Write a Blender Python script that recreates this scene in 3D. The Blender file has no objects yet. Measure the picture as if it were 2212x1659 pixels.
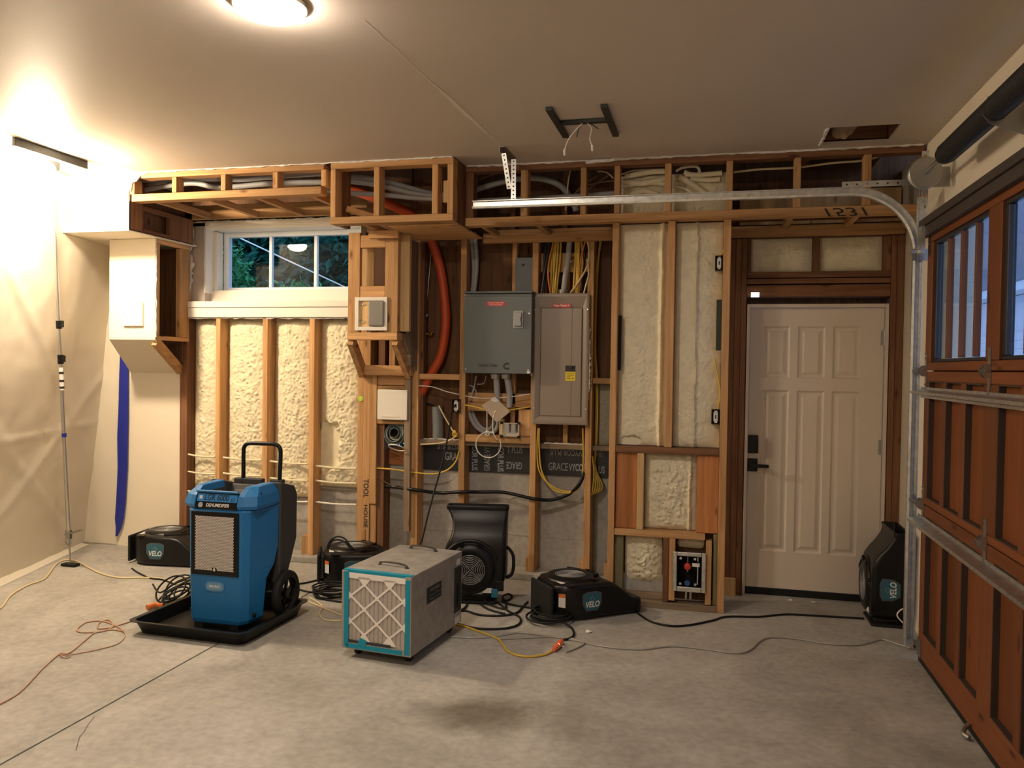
import bpy, math, random
from mathutils import Vector, Matrix, noise
random.seed(7)
S = bpy.context.scene
C = S.collection
PI = math.pi
# ------------------------------------------------------------------ camera
F, YAW, PIT, ROL, H = 1739., .2417, -.02096, .01412, 1.60
CX, CY = 1106., 829.5
_f = Vector((-math.sin(YAW)*math.cos(PIT), math.cos(YAW)*math.cos(PIT), math.sin(PIT)))
_r = Vector((math.cos(YAW), math.sin(YAW), 0)); _u = _r.cross(_f)
_c, _s = math.cos(ROL), math.sin(ROL)
RI = _r*_c + _u*_s; UP = _u*_c - _r*_s; FW = _f
cd = bpy.data.cameras.new('camera'); cam = bpy.data.objects.new('camera', cd); C.objects.link(cam)
cam.matrix_world = Matrix(((RI.x, UP.x, -FW.x, 0), (RI.y, UP.y, -FW.y, 0), (RI.z, UP.z, -FW.z, H), (0, 0, 0, 1)))
cd.sensor_width = 36; cd.lens = 36*F/2212; cd.clip_start = .05
S.camera = cam
# measured positions: a pixel of the photograph met with a plane of the room
def ray(x, y): return RI*((x-CX)/F) + UP*(-(y-CY)/F) + FW
EYE = Vector((0, 0, H))
def PY(x, y, Y): d = ray(x, y); return EYE + d*(Y/d.y)
def PX(x, y, X): d = ray(x, y); return EYE + d*(X/d.x)
def PZ(x, y, Z): d = ray(x, y); return EYE + d*((Z-H)/d.z)
# ------------------------------------------------------------------ world, exposure
W = bpy.data.worlds.new('world'); S.world = W; W.use_nodes = True
wn = W.node_tree; bg = wn.nodes['Background']
bg.inputs[0].default_value = (.42, .60, .90, 1); bg.inputs[1].default_value = 1.1
S.view_settings.view_transform = 'Standard'; S.view_settings.look = 'None'
S.view_settings.gamma = 1; S.view_settings.use_curve_mapping = False
S.view_settings.exposure = 1.14
DOME_E = 100.0; LAMP_E = 300.0
DOME_C = (1, .845, .69); LAMP_C = (1, .80, .56)
# ------------------------------------------------------------------ materials
def newmat(name):
    m = bpy.data.materials.new(name); m.use_nodes = True
    return m, m.node_tree, m.node_tree.nodes['Principled BSDF']
def N(t, typ, **k):
    n = t.nodes.new(typ)
    for a, b in k.items(): setattr(n, a, b)
    return n
def plain(name, col, rough=.5, metal=0, spec=.5, bump=0, bscale=200, var=0, vscale=6, coat=0):
    m, t, p = newmat(name)
    p.inputs['Base Color'].default_value = (*col, 1); p.inputs['Roughness'].default_value = rough
    p.inputs['Metallic'].default_value = metal; p.inputs['Specular IOR Level'].default_value = spec
    if coat: p.inputs['Coat Weight'].default_value = coat
    if bump or var:
        tc = N(t, 'ShaderNodeTexCoord')
    if bump:
        n = N(t, 'ShaderNodeTexNoise'); n.inputs['Scale'].default_value = bscale; n.inputs['Detail'].default_value = 3
        t.links.new(tc.outputs['Object'], n.inputs['Vector'])
        b = N(t, 'ShaderNodeBump'); b.inputs['Strength'].default_value = bump; b.inputs['Distance'].default_value = .003
        t.links.new(n.outputs[0], b.inputs['Height']); t.links.new(b.outputs[0], p.inputs['Normal'])
    if var:
        n = N(t, 'ShaderNodeTexNoise'); n.inputs['Scale'].default_value = vscale; n.inputs['Detail'].default_value = 5
        t.links.new(tc.outputs['Object'], n.inputs['Vector'])
        r = N(t, 'ShaderNodeValToRGB')
        r.color_ramp.elements[0].position = .3; r.color_ramp.elements[1].position = .7
        r.color_ramp.elements[0].color = (*[c*(1-var) for c in col], 1)
        r.color_ramp.elements[1].color = (*[min(1, c*(1+var)) for c in col], 1)
        t.links.new(n.outputs[0], r.inputs[0]); t.links.new(r.outputs[0], p.inputs['Base Color'])
    return m
def emit(name, col, st):
    m, t, p = newmat(name)
    p.inputs['Base Color'].default_value = (.8, .8, .8, 1)
    p.inputs['Emission Color'].default_value = (*col, 1); p.inputs['Emission Strength'].default_value = st
    return m
def wood(name, a, b, axis, rough=.75):
    """sawn lumber: grain stretched along one axis, knots, a tint of its own for each board"""
    m, t, p = newmat(name)
    tc = N(t, 'ShaderNodeTexCoord'); oi = N(t, 'ShaderNodeObjectInfo')
    off = N(t, 'ShaderNodeVectorMath', operation='SCALE'); off.inputs['Scale'].default_value = 17.
    cmb = N(t, 'ShaderNodeCombineXYZ')
    for i in range(3): t.links.new(oi.outputs['Random'], cmb.inputs[i])
    t.links.new(cmb.outputs[0], off.inputs[0])
    add = N(t, 'ShaderNodeVectorMath', operation='ADD')
    t.links.new(tc.outputs['Object'], add.inputs[0]); t.links.new(off.outputs[0], add.inputs[1])
    sc = [34., 34., 34.]; sc['xyz'.index(axis)] = 1.6
    mp = N(t, 'ShaderNodeVectorMath', operation='MULTIPLY'); mp.inputs[1].default_value = sc
    t.links.new(add.outputs[0], mp.inputs[0])
    n = N(t, 'ShaderNodeTexNoise'); n.inputs['Scale'].default_value = 1; n.inputs['Detail'].default_value = 6; n.inputs['Roughness'].default_value = .65
    t.links.new(mp.outputs[0], n.inputs['Vector'])
    r = N(t, 'ShaderNodeValToRGB'); r.color_ramp.elements[0].position = .3; r.color_ramp.elements[1].position = .68
    r.color_ramp.elements[0].color = (*a, 1); r.color_ramp.elements[1].color = (*b, 1)
    t.links.new(n.outputs[0], r.inputs[0])
    # knots
    sc2 = [9., 9., 9.]; sc2['xyz'.index(axis)] = 3.2
    mp2 = N(t, 'ShaderNodeVectorMath', operation='MULTIPLY'); mp2.inputs[1].default_value = sc2
    t.links.new(add.outputs[0], mp2.inputs[0])
    v = N(t, 'ShaderNodeTexVoronoi'); v.inputs['Scale'].default_value = 1.
    t.links.new(mp2.outputs[0], v.inputs['Vector'])
    kr = N(t, 'ShaderNodeValToRGB'); kr.color_ramp.elements[0].position = .06; kr.color_ramp.elements[1].position = .16
    kr.color_ramp.elements[0].color = (.25, .17, .12, 1); kr.color_ramp.elements[1].color = (1, 1, 1, 1)
    t.links.new(v.outputs['Distance'], kr.inputs[0])
    mx = N(t, 'ShaderNodeMix', data_type='RGBA', blend_type='MULTIPLY'); mx.inputs[0].default_value = .85
    t.links.new(r.outputs[0], mx.inputs[6]); t.links.new(kr.outputs[0], mx.inputs[7])
    hs = N(t, 'ShaderNodeHueSaturation')
    mr = N(t, 'ShaderNodeMapRange'); mr.inputs[3].default_value = .78; mr.inputs[4].default_value = 1.2
    t.links.new(oi.outputs['Random'], mr.inputs[0]); t.links.new(mr.outputs[0], hs.inputs['Value'])
    t.links.new(mx.outputs[2], hs.inputs['Color']); t.links.new(hs.outputs[0], p.inputs['Base Color'])
    b_ = N(t, 'ShaderNodeBump'); b_.inputs['Strength'].default_value = .25; b_.inputs['Distance'].default_value = .002
    t.links.new(n.outputs[0], b_.inputs['Height']); t.links.new(b_.outputs[0], p.inputs['Normal'])
    p.inputs['Roughness'].default_value = rough; p.inputs['Specular IOR Level'].default_value = .25
    return m
def glassmat(name, tint=(.95, .98, 1), rough=0.0, refl=1.5):
    m, t, p = newmat(name)
    out = t.nodes['Material Output']
    tr = N(t, 'ShaderNodeBsdfTransparent'); tr.inputs[0].default_value = (*tint, 1)
    gl = N(t, 'ShaderNodeBsdfGlossy'); gl.inputs['Roughness'].default_value = rough
    fr = N(t, 'ShaderNodeFresnel'); fr.inputs[0].default_value = refl
    mx = N(t, 'ShaderNodeMixShader')
    ge = N(t, 'ShaderNodeNewGeometry'); mr = N(t, 'ShaderNodeMapRange'); mr.inputs[3].default_value = refl; mr.inputs[4].default_value = 1/refl
    t.links.new(ge.outputs['Backfacing'], mr.inputs[0]); t.links.new(mr.outputs[0], fr.inputs[0])      # both faces of a pane reflect alike
    t.links.new(fr.outputs[0], mx.inputs[0]); t.links.new(tr.outputs[0], mx.inputs[1]); t.links.new(gl.outputs[0], mx.inputs[2])
    t.links.new(mx.outputs[0], out.inputs[0])
    return m
PINE = ((.36, .185, .075), (.62, .37, .17)); RED = ((.125, .054, .026), (.26, .125, .060)); GREYW = ((.20, .14, .09), (.36, .27, .18))
WZ, WX, WY = [wood('pine_'+a, *PINE, a) for a in 'zxy']
RZ, RX, RY = [wood('cedar_'+a, *RED, a) for a in 'zxy']
GZ = wood('weathered_z', *GREYW, 'z'); GXm = wood('weathered_x', *GREYW, 'x')
ORX = wood('rim_board_x', (.36, .135, .045), (.58, .25, .09), 'x')
ORZ = wood('rim_board_z', (.36, .135, .045), (.58, .25, .09), 'z')
PLY = wood('plywood', (.085, .040, .020), (.175, .085, .040), 'z')
GREENW = wood('treated_wood', (.17, .15, .075), (.30, .27, .14), 'z')
LIGHTW = wood('light_pine', (.52, .33, .15), (.72, .50, .25), 'z')
foamM = plain('spray_foam', (.80, .725, .52), .8, bump=.5, bscale=110, var=.08, vscale=14, spec=.25)
drywall = plain('drywall_paint', (.80, .72, .58), .75, bump=.10, bscale=260, spec=.3)
whitep = plain('white_paint', (.83, .79, .70), .5, spec=.4)
tornM = plain('torn_plaster', (.74, .72, .68), .9, bump=.5, bscale=90, var=.1)
galv = plain('galvanised_steel', (.66, .68, .68), .36, metal=1, var=.18, vscale=30)
steel = plain('dull_steel', (.42, .42, .41), .38, metal=1)
chrome = plain('bright_steel', (.75, .74, .72), .22, metal=1)
blackp = plain('black_plastic', (.0055, .0055, .006), .34, spec=.32, bump=.15, bscale=400)
blackr = plain('black_rubber', (.010, .010, .010), .65, spec=.3)
blackmat = plain('matte_black', (.012, .012, .012), .8, spec=.1)
bluep = plain('blue_plastic', (.012, .155, .41), .45, spec=.45, bump=.2, bscale=500)
charc = plain('charcoal_plastic', (.040, .040, .043), .6, bump=.25, bscale=500)
tealt = plain('teal_tape', (.0, .26, .40), .5)
bluet = plain('blue_tape', (.012, .022, .27), .4)
greyb = plain('grey_enamel', (.115, .13, .13), .45, bump=.08, bscale=300)
taupe = plain('taupe_enamel', (.27, .22, .18), .36)
greyp = plain('grey_pvc', (.33, .33, .33), .5)
redc = plain('red_conduit', (.50, .065, .012), .5)
yelc = plain('yellow_jacket', (.62, .42, .06), .5)
creamc = plain('cream_jacket', (.66, .55, .32), .5)
whitec = plain('white_jacket', (.78, .74, .66), .5)
orangec = plain('orange_jacket', (.62, .16, .03), .5)
pinkc = plain('tan_tubing', (.48, .30, .20), .45)
cleart = glassmat('clear_tubing', (.84, .84, .82), .1)
coilc = plain('teal_grey_jacket', (.085, .12, .125), .45)
paper = plain('white_card', (.84, .79, .74), .8)
pleat = plain('filter_media', (.46, .41, .37), .95, bump=.4, bscale=300)
labelw = plain('label_white', (.75, .73, .70), .5)
labelo = plain('label_orange', (.70, .17, .03), .5)
labelr = plain('label_red', (.55, .03, .03), .45)
labely = plain('label_yellow', (.80, .62, .02), .5)
ink = plain('black_ink', (.02, .02, .02), .6)
greyink = plain('grey_ink', (.33, .35, .37), .5)
membr = plain('membrane', (.016, .018, .022), .38, bump=.3, bscale=60)
glass = glassmat('window_glass', (.90, .97, 1), refl=1.2)
blueglass = glassmat('garage_glass', (.80, .86, .95))
clearplug = plain('orange_plug', (.85, .16, .05), .25, coat=.5)
doorp = plain('door_paint', (.70, .61, .51), .5, spec=.35)
garred = wood('garage_door_stain', (.13, .040, .012), (.18, .058, .018), 'z', .5)
garredx = wood('garage_door_stain_x', (.13, .040, .012), (.18, .058, .018), 'y', .5)
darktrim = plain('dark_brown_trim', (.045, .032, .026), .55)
extblack = plain('dark_window_trim', (.018, .018, .022), .5)
vinyl = plain('vinyl_frame', (.72, .77, .82), .4)
leafM = plain('leaf_dark', (.010, .075, .055), .6, spec=.08, var=.6, vscale=3)
leafL = plain('leaf_light', (.07, .33, .14), .6, spec=.1, var=.5, vscale=4)
sidingM = plain('pale_siding', (.48, .50, .55), .7)
roofM = plain('grey_roof', (.17, .18, .22), .8)
clumpM = plain('fibreglass', (.34, .24, .15), .95, bump=.6, bscale=60, var=.3, vscale=20)
limeM = plain('lime_paint', (.45, .65, .06), .7)
domeM = emit('lit_dome', DOME_C, DOME_E); lampM = emit('lit_lamp', LAMP_C, LAMP_E)
ledM = emit('lit_sensor', (1, .93, .8), 3.0); neonM = emit('plug_lamp', (1, .18, .05), 1.2)
def concrete(name, lo, hi, stain=True):
    m, t, p = newmat(name)
    tc = N(t, 'ShaderNodeTexCoord')
    n1 = N(t, 'ShaderNodeTexNoise'); n1.inputs['Scale'].default_value = 1.6; n1.inputs['Detail'].default_value = 8; n1.inputs['Roughness'].default_value = .62; n1.inputs['Distortion'].default_value = .4
    n2 = N(t, 'ShaderNodeTexNoise'); n2.inputs['Scale'].default_value = 26; n2.inputs['Detail'].default_value = 6
    n3 = N(t, 'ShaderNodeTexNoise'); n3.inputs['Scale'].default_value = 150; n3.inputs['Detail'].default_value = 2
    for n in (n1, n2, n3): t.links.new(tc.outputs['Object'], n.inputs['Vector'])
    r = N(t, 'ShaderNodeValToRGB'); r.color_ramp.elements[0].position = .32; r.color_ramp.elements[1].position = .66
    r.color_ramp.elements[0].color = (*lo, 1); r.color_ramp.elements[1].color = (*hi, 1)
    t.links.new(n1.outputs[0], r.inputs[0])
    r2 = N(t, 'ShaderNodeValToRGB'); r2.color_ramp.elements[0].position = .3; r2.color_ramp.elements[1].position = .75
    r2.color_ramp.elements[0].color = (.78, .78, .78, 1); r2.color_ramp.elements[1].color = (1.12, 1.12, 1.12, 1)
    t.links.new(n2.outputs[0], r2.inputs[0])
    mx = N(t, 'ShaderNodeMix', data_type='RGBA', blend_type='MULTIPLY'); mx.inputs[0].default_value = .8
    t.links.new(r.outputs[0], mx.inputs[6]); t.links.new(r2.outputs[0], mx.inputs[7])
    last = mx.outputs[2]
    if stain:
        # an old dark oil stain on the slab and pale dusty scuffs
        c = PZ(1040, 1545, 0)
        sub = N(t, 'ShaderNodeVectorMath', operation='SUBTRACT'); sub.inputs[1].default_value = (c.x+2.1, c.y-2.3, 0)
        t.links.new(tc.outputs['Object'], sub.inputs[0])
        mu = N(t, 'ShaderNodeVectorMath', operation='MULTIPLY'); mu.inputs[1].default_value = (1.75, 3.0, 0)
        t.links.new(sub.outputs[0], mu.inputs[0])
        ln = N(t, 'ShaderNodeVectorMath', operation='LENGTH'); t.links.new(mu.outputs[0], ln.inputs[0])
        ad = N(t, 'ShaderNodeMath', operation='MULTIPLY_ADD'); ad.inputs[1].default_value = 1.5; 
        t.links.new(n1.outputs[0], ad.inputs[0]); t.links.new(ln.outputs['Value'], ad.inputs[2])
        rs = N(t, 'ShaderNodeValToRGB'); rs.color_ramp.elements[0].position = .50; rs.color_ramp.elements[1].position = 1.5/1.7
        rs.color_ramp.elements[0].color = (.50, .46, .41, 1); rs.color_ramp.elements[1].color = (1, 1, 1, 1)
        dv = N(t, 'ShaderNodeMath', operation='DIVIDE'); dv.inputs[1].default_value = 1.75
        t.links.new(ad.outputs[0], dv.inputs[0]); t.links.new(dv.outputs[0], rs.inputs[0])
        m2 = N(t, 'ShaderNodeMix', data_type='RGBA', blend_type='MULTIPLY'); m2.inputs[0].default_value = 1
        t.links.new(last, m2.inputs[6]); t.links.new(rs.outputs[0], m2.inputs[7]); last = m2.outputs[2]
        n4 = N(t, 'ShaderNodeTexNoise'); n4.inputs['Scale'].default_value = 5; n4.inputs['Detail'].default_value = 9; n4.inputs['Roughness'].default_value = .75
        t.links.new(tc.outputs['Object'], n4.inputs['Vector'])
        rr = N(t, 'ShaderNodeValToRGB'); rr.color_ramp.elements[0].position = .60; rr.color_ramp.elements[1].position = .74
        rr.color_ramp.elements[0].color = (0, 0, 0, 1); rr.color_ramp.elements[1].color = (.35, .35, .35, 1)
        t.links.new(n4.outputs[0], rr.inputs[0])
        m3 = N(t, 'ShaderNodeMix', data_type='RGBA'); t.links.new(rr.outputs[0], m3.inputs[0])
        t.links.new(last, m3.inputs[6]); m3.inputs[7].default_value = (.66, .64, .60, 1); last = m3.outputs[2]
    t.links.new(last, p.inputs['Base Color'])
    b = N(t, 'ShaderNodeBump'); b.inputs['Strength'].default_value = .25; b.inputs['Distance'].default_value = .004
    t.links.new(n3.outputs[0], b.inputs['Height']); t.links.new(b.outputs[0], p.inputs['Normal'])
    p.inputs['Roughness'].default_value = .62; p.inputs['Specular IOR Level'].default_value = .35
    return m
floorM = concrete('slab_concrete', (.29, .275, .245), (.47, .45, .41))
wallC = concrete('wall_concrete', (.31, .295, .265), (.47, .45, .41), False)
ceilM = plain('ceiling_paint', (.60, .525, .45), .55, spec=.35, bump=.12, bscale=220)
def sheetmat():
    m, t, p = newmat('plastic_film'); out = t.nodes['Material Output']
    d = N(t, 'ShaderNodeBsdfDiffuse'); d.inputs[0].default_value = (.88, .82, .70, 1)
    tl = N(t, 'ShaderNodeBsdfTranslucent'); tl.inputs[0].default_value = (.85, .78, .66, 1)
    tr = N(t, 'ShaderNodeBsdfTransparent')
    g = N(t, 'ShaderNodeBsdfGlossy'); g.inputs['Roughness'].default_value = .25
    a = N(t, 'ShaderNodeMixShader'); a.inputs[0].default_value = .3
    b = N(t, 'ShaderNodeMixShader'); b.inputs[0].default_value = .10
    c = N(t, 'ShaderNodeMixShader'); c.inputs[0].default_value = .04
    t.links.new(d.outputs[0], a.inputs[1]); t.links.new(tl.outputs[0], a.inputs[2])
    t.links.new(a.outputs[0], b.inputs[1]); t.links.new(tr.outputs[0], b.inputs[2])
    t.links.new(b.outputs[0], c.inputs[1]); t.links.new(g.outputs[0], c.inputs[2])
    t.links.new(c.outputs[0], out.inputs[0]); return m
filmM = sheetmat()
# ------------------------------------------------------------------ mesh builder
class B:
    def __init__(s): s.v = []; s.f = []; s.m = []
    def add(s, vs, fs, mi=0):
        o = len(s.v); s.v += [Vector(v) for v in vs]
        s.f += [tuple(i+o for i in f) for f in fs]; s.m += [mi]*len(fs); return s
    def box(s, x0, x1, y0, y1, z0, z1, mi=0):
        if x0 > x1: x0, x1 = x1, x0
        if y0 > y1: y0, y1 = y1, y0
        if z0 > z1: z0, z1 = z1, z0
        return s.add([(x0,y0,z0),(x1,y0,z0),(x1,y1,z0),(x0,y1,z0),(x0,y0,z1),(x1,y0,z1),(x1,y1,z1),(x0,y1,z1)],
                     [(0,3,2,1),(4,5,6,7),(0,1,5,4),(1,2,6,5),(2,3,7,6),(3,0,4,7)], mi)
    def bar(s, p0, p1, w, h, up=(0, 0, 1), mi=0):
        """rectangular bar from p0 to p1, w across, h along up"""
        p0, p1 = Vector(p0), Vector(p1); d = (p1-p0).normalized()
        sx = d.cross(Vector(up)).normalized()*(w/2); uz = sx.cross(d).normalized()*(h/2)
        vs = [p0-sx-uz, p0+sx-uz, p0+sx+uz, p0-sx+uz, p1-sx-uz, p1+sx-uz, p1+sx+uz, p1-sx+uz]
        return s.add(vs, [(0,1,2,3),(7,6,5,4),(0,4,5,1),(1,5,6,2),(2,6,7,3),(3,7,4,0)], mi)
    def loft(s, rings, cap0=True, cap1=True, mi=0, close=False):
        n = len(rings[0]); vs = [p for r in rings for p in r]; fs = []
        k = len(rings)
        for i in range(k if close else k-1):
            a, b = i*n, ((i+1) % k)*n
            for j in range(n):
                fs.append((a+j, a+(j+1) % n, b+(j+1) % n, b+j))
        if not close:
            if cap0: fs.append(tuple(range(n-1, -1, -1)))
            if cap1: fs.append(tuple((k-1)*n+j for j in range(n)))
        return s.add(vs, fs, mi)
    def cyl(s, p0, p1, r0, r1=None, n=16, mi=0, cap=True):
        r1 = r0 if r1 is None else r1
        p0, p1 = Vector(p0), Vector(p1); d = (p1-p0).normalized()
        a = d.orthogonal().normalized(); b = d.cross(a)
        R = lambda p, r: [p+(a*math.cos(2*PI*i/n)+b*math.sin(2*PI*i/n))*r for i in range(n)]
        return s.loft([R(p0, r0), R(p1, r1)], cap, cap, mi)
    def tube(s, pts, r, n=8, mi=0, closed=False, cap=True):
        pts = [Vector(p) for p in pts]; k = len(pts)
        ts = []
        for i in range(k):
            a = pts[(i-1) % k] if closed or i else pts[0]; b = pts[(i+1) % k] if closed or i < k-1 else pts[-1]
            t = (b-a); ts.append(t.normalized() if t.length > 1e-9 else Vector((0, 0, 1)))
        a = ts[0].orthogonal().normalized(); rings = []
        for i in range(k):
            a = (a - ts[i]*a.dot(ts[i]));  a = a.normalized() if a.length > 1e-6 else ts[i].orthogonal().normalized()
            b = ts[i].cross(a)
            rr = r[i] if isinstance(r, (list, tuple)) else r
            rings.append([pts[i]+(a*math.cos(2*PI*j/n)+b*math.sin(2*PI*j/n))*rr for j in range(n)])
        return s.loft(rings, cap, cap, mi, closed)
    def prism(s, poly, plane, a, b, mi=0):
        mk3 = {'xz': lambda p, t: (p[0], t, p[1]), 'xy': lambda p, t: (p[0], p[1], t), 'yz': lambda p, t: (t, p[0], p[1])}[plane]
        return s.loft([[Vector(mk3(p, a)) for p in poly], [Vector(mk3(p, b)) for p in poly]], True, True, mi)
    def lathe(s, prof, c, axis, n=32, mi=0, cap=True):
        c = Vector(c); d = Vector(axis).normalized(); a = d.orthogonal().normalized(); b = d.cross(a)
        return s.loft([[c+d*h+(a*math.cos(2*PI*i/n)+b*math.sin(2*PI*i/n))*r for i in range(n)] for r, h in prof], cap, cap, mi)
    def ring(s, c, axis, R, r, n=40, k=6, mi=0, a0=0, a1=2*PI):
        c = Vector(c); d = Vector(axis).normalized(); a = d.orthogonal().normalized(); b = d.cross(a)
        full = abs(a1-a0-2*PI) < 1e-6
        pts = [c+(a*math.cos(a0+(a1-a0)*i/n)+b*math.sin(a0+(a1-a0)*i/n))*R for i in range(n if full else n+1)]
        return s.tube(pts, r, k, mi, full)
    def grid(s, fn, nu, nv, mi=0):
        vs = [fn(i/nu, j/nv) for j in range(nv+1) for i in range(nu+1)]
        fs = [(j*(nu+1)+i, j*(nu+1)+i+1, (j+1)*(nu+1)+i+1, (j+1)*(nu+1)+i) for j in range(nv) for i in range(nu)]
        return s.add(vs, fs, mi)
def spl(pts, k=8, closed=False):
    pts = [Vector(p) for p in pts]; n = len(pts); out = []
    for i in range(n if closed else n-1):
        g = (lambda j: pts[j % n]) if closed else (lambda j: pts[max(0, min(n-1, j))])
        a, b, c, d = g(i-1), g(i), g(i+1), g(i+2)
        for q in range(k):
            t = q/k
            out.append(.5*((2*b)+(c-a)*t+(2*a-5*b+4*c-d)*t*t+(3*b-a-3*c+d)*t**3))
    if not closed: out.append(pts[-1])
    return out
MW = {}
def root(o, name, label, cat, group, kind):
    if label: o['label'] = label
    if cat: o['category'] = cat
    if group: o['group'] = group
    if kind: o['kind'] = kind
def thing(name, label, cat, loc=(0, 0, 0), rot=None, group=None, kind=None):
    o = bpy.data.objects.new(name, None); C.objects.link(o); o.empty_display_size = .1
    M = Matrix.Translation(loc)
    if rot is not None: M = M @ (rot.to_4x4() if isinstance(rot, Matrix) else Matrix.Rotation(rot, 4, 'Z'))
    o.matrix_world = M; MW[o.name] = M
    root(o, name, label, cat, group, kind); return o
def mk(name, b, mat, parent=None, label=None, cat=None, group=None, kind=None, bevel=0, smooth=False, world=False, seg=2, org=None):
    me = bpy.data.meshes.new(name)
    M = MW.get(parent.name, Matrix()) if (parent is not None and world) else Matrix()
    Mi = M.inverted()
    vs = [Mi @ v for v in b.v] if world else b.v
    o3 = Vector((0, 0, 0))
    if parent is None or org is not None:        # origin at the middle of the foot of the mesh
        xs = [v.x for v in vs]; ys = [v.y for v in vs]; zs = [v.z for v in vs]
        o3 = Vector(((min(xs)+max(xs))/2, (min(ys)+max(ys))/2, min(zs)))
        vs = [v-o3 for v in vs]
    me.from_pydata([tuple(v) for v in vs], [], b.f)
    mats = mat if isinstance(mat, (list, tuple)) else [mat]
    for m in mats: me.materials.append(m)
    if len(mats) > 1: me.polygons.foreach_set('material_index', b.m)
    if smooth:
        me.polygons.foreach_set('use_smooth', [True]*len(me.polygons)); me.set_sharp_from_angle(angle=math.radians(smooth if smooth is not True else 42))
    me.validate(); me.update()
    o = bpy.data.objects.new(name, me); C.objects.link(o); o.location = o3
    MW[o.name] = Matrix.Translation(o3)
    if parent is not None: o.parent = parent
    if parent is not None and world: MW[o.name] = M @ Matrix.Translation(o3)
    if bevel:
        md = o.modifiers.new('bevel', 'BEVEL'); md.width = bevel; md.segments = seg; md.limit_method = 'ANGLE'; md.angle_limit = math.radians(50)
    root(o, name, label, cat, group, kind); return o
def text(name, s, size, M, mat, parent, ext=.0006, bold=False, shear=0, width=None):
    """flat lettering as a mesh; M maps text x, y, normal into the parent's frame"""
    cu = bpy.data.curves.new(name, 'FONT'); cu.body = s; cu.size = size; cu.extrude = ext; cu.align_x = 'CENTER'; cu.align_y = 'CENTER'
    cu.resolution_u = 3; cu.shear = shear
    if bold: cu.offset = size*.018
    o = bpy.data.objects.new(name, cu)
    me = bpy.data.meshes.new_from_object(o); bpy.data.objects.remove(o); 
    if width and len(me.vertices):
        xs = [v.co.x for v in me.vertices]; k = width/(max(xs)-min(xs))
        for v in me.vertices: v.co.x *= k
    me.transform(M); me.materials.clear(); me.materials.append(mat)
    me.name = name
    q = bpy.data.objects.new(name, me); C.objects.link(q)
    if parent is not None: q.parent = parent
    return q
def TM(loc, tx, ty):
    tx, ty = Vector(tx).normalized(), Vector(ty).normalized(); n = tx.cross(ty); l = Vector(loc)
    return Matrix(((tx.x, ty.x, n.x, l.x), (tx.y, ty.y, n.y, l.y), (tx.z, ty.z, n.z, l.z), (0, 0, 0, 1)))
def local(parent, p): return MW[parent.name].inverted() @ Vector(p)
def copy_tree(o, M, label=None):
    c = o.copy(); C.objects.link(c); c.matrix_world = M
    if label: c['label'] = label
    def rec(a, b):
        for ch in [x for x in bpy.data.objects if x.parent == a]:
            d = ch.copy(); C.objects.link(d); d.parent = b; rec(ch, d)
    rec(o, c); return c
YB, YF, YS, ZC, XR = 5.93, 5.44, 5.15, 3.0, 1.262
# ------------------------------------------------------------------ floor, ceiling, plain walls
fl = mk('floor', B().box(-5.7, 1.5, -1.7, 6.3, -.2, -.012), plain('joint_grime', (.06, .05, .04), .9), kind='structure')
XJ = (PZ(468, 1392, 0).x + PZ(200, 1541, 0).x)/2
for a, b in ((-5.7, XJ-.006), (XJ+.006, 1.5)):
    mk('slab', B().box(a, b, -1.7, 6.3, -.011, 0), floorM, fl, world=True)
ce = B()
hx0, hx1, hy0, hy1 = .640, 1.018, 4.95, 5.307
for x0, x1, y0, y1 in ((-5.7, -1.69, -1.7, YS+.01), (-1.69, hx0, -1.7, YF-.02), (hx0, hx1, -1.7, hy0), (hx1, XR, -1.7, YF-.02), (hx0, hx1, hy1, YF-.02), (-5.7, -4.2, YS+.01, 6.2)):
    ce.box(x0, x1, y0, y1, ZC, ZC+.016)
ck_ = [PZ(x, y, .0006) for x, y in ((204, 1548), (190, 1566), (182, 1580), (172, 1592), (168, 1606), (164, 1622))]; b = B()
for p, q in zip(ck_[:-1], ck_[1:]): b.bar(p, q, .003, .0008)
mk('crack', b, plain('crack_line', (.10, .085, .07), .9), fl, world=True)
ceil_ = mk('ceiling', ce, ceilM, kind='structure')
mk('subfloor', B().box(-5.7, 1.5, -1.7, 6.3, 3.26, 3.28), PLY, ceil_, world=True)
for x in (.60, 1.04):
    mk('joist', B().box(x-.02, x+.02, 3.6, 6.05, ZC+.017, 3.258), RY, ceil_, world=True, org=1)
mk('joist', B().box(.625, 1.015, 5.33, 5.37, ZC+.03, 3.2), RX, ceil_, world=True, org=1)
g = B(); g.grid(lambda u, v: Vector((.66+.16*u+.04*noise.noise((u*4, v*4, 1)), 4.99+.34*v, 3.10-.11*math.sin(PI*u)*math.sin(PI*min(1, v*1.1))+.02*noise.noise((u*9, v*9, 3)))), 14, 18)
mk('insulation_batt', g, clumpM, ceil_, world=True, smooth=True, label='torn brown insulation hanging in the ceiling hole')
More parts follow.
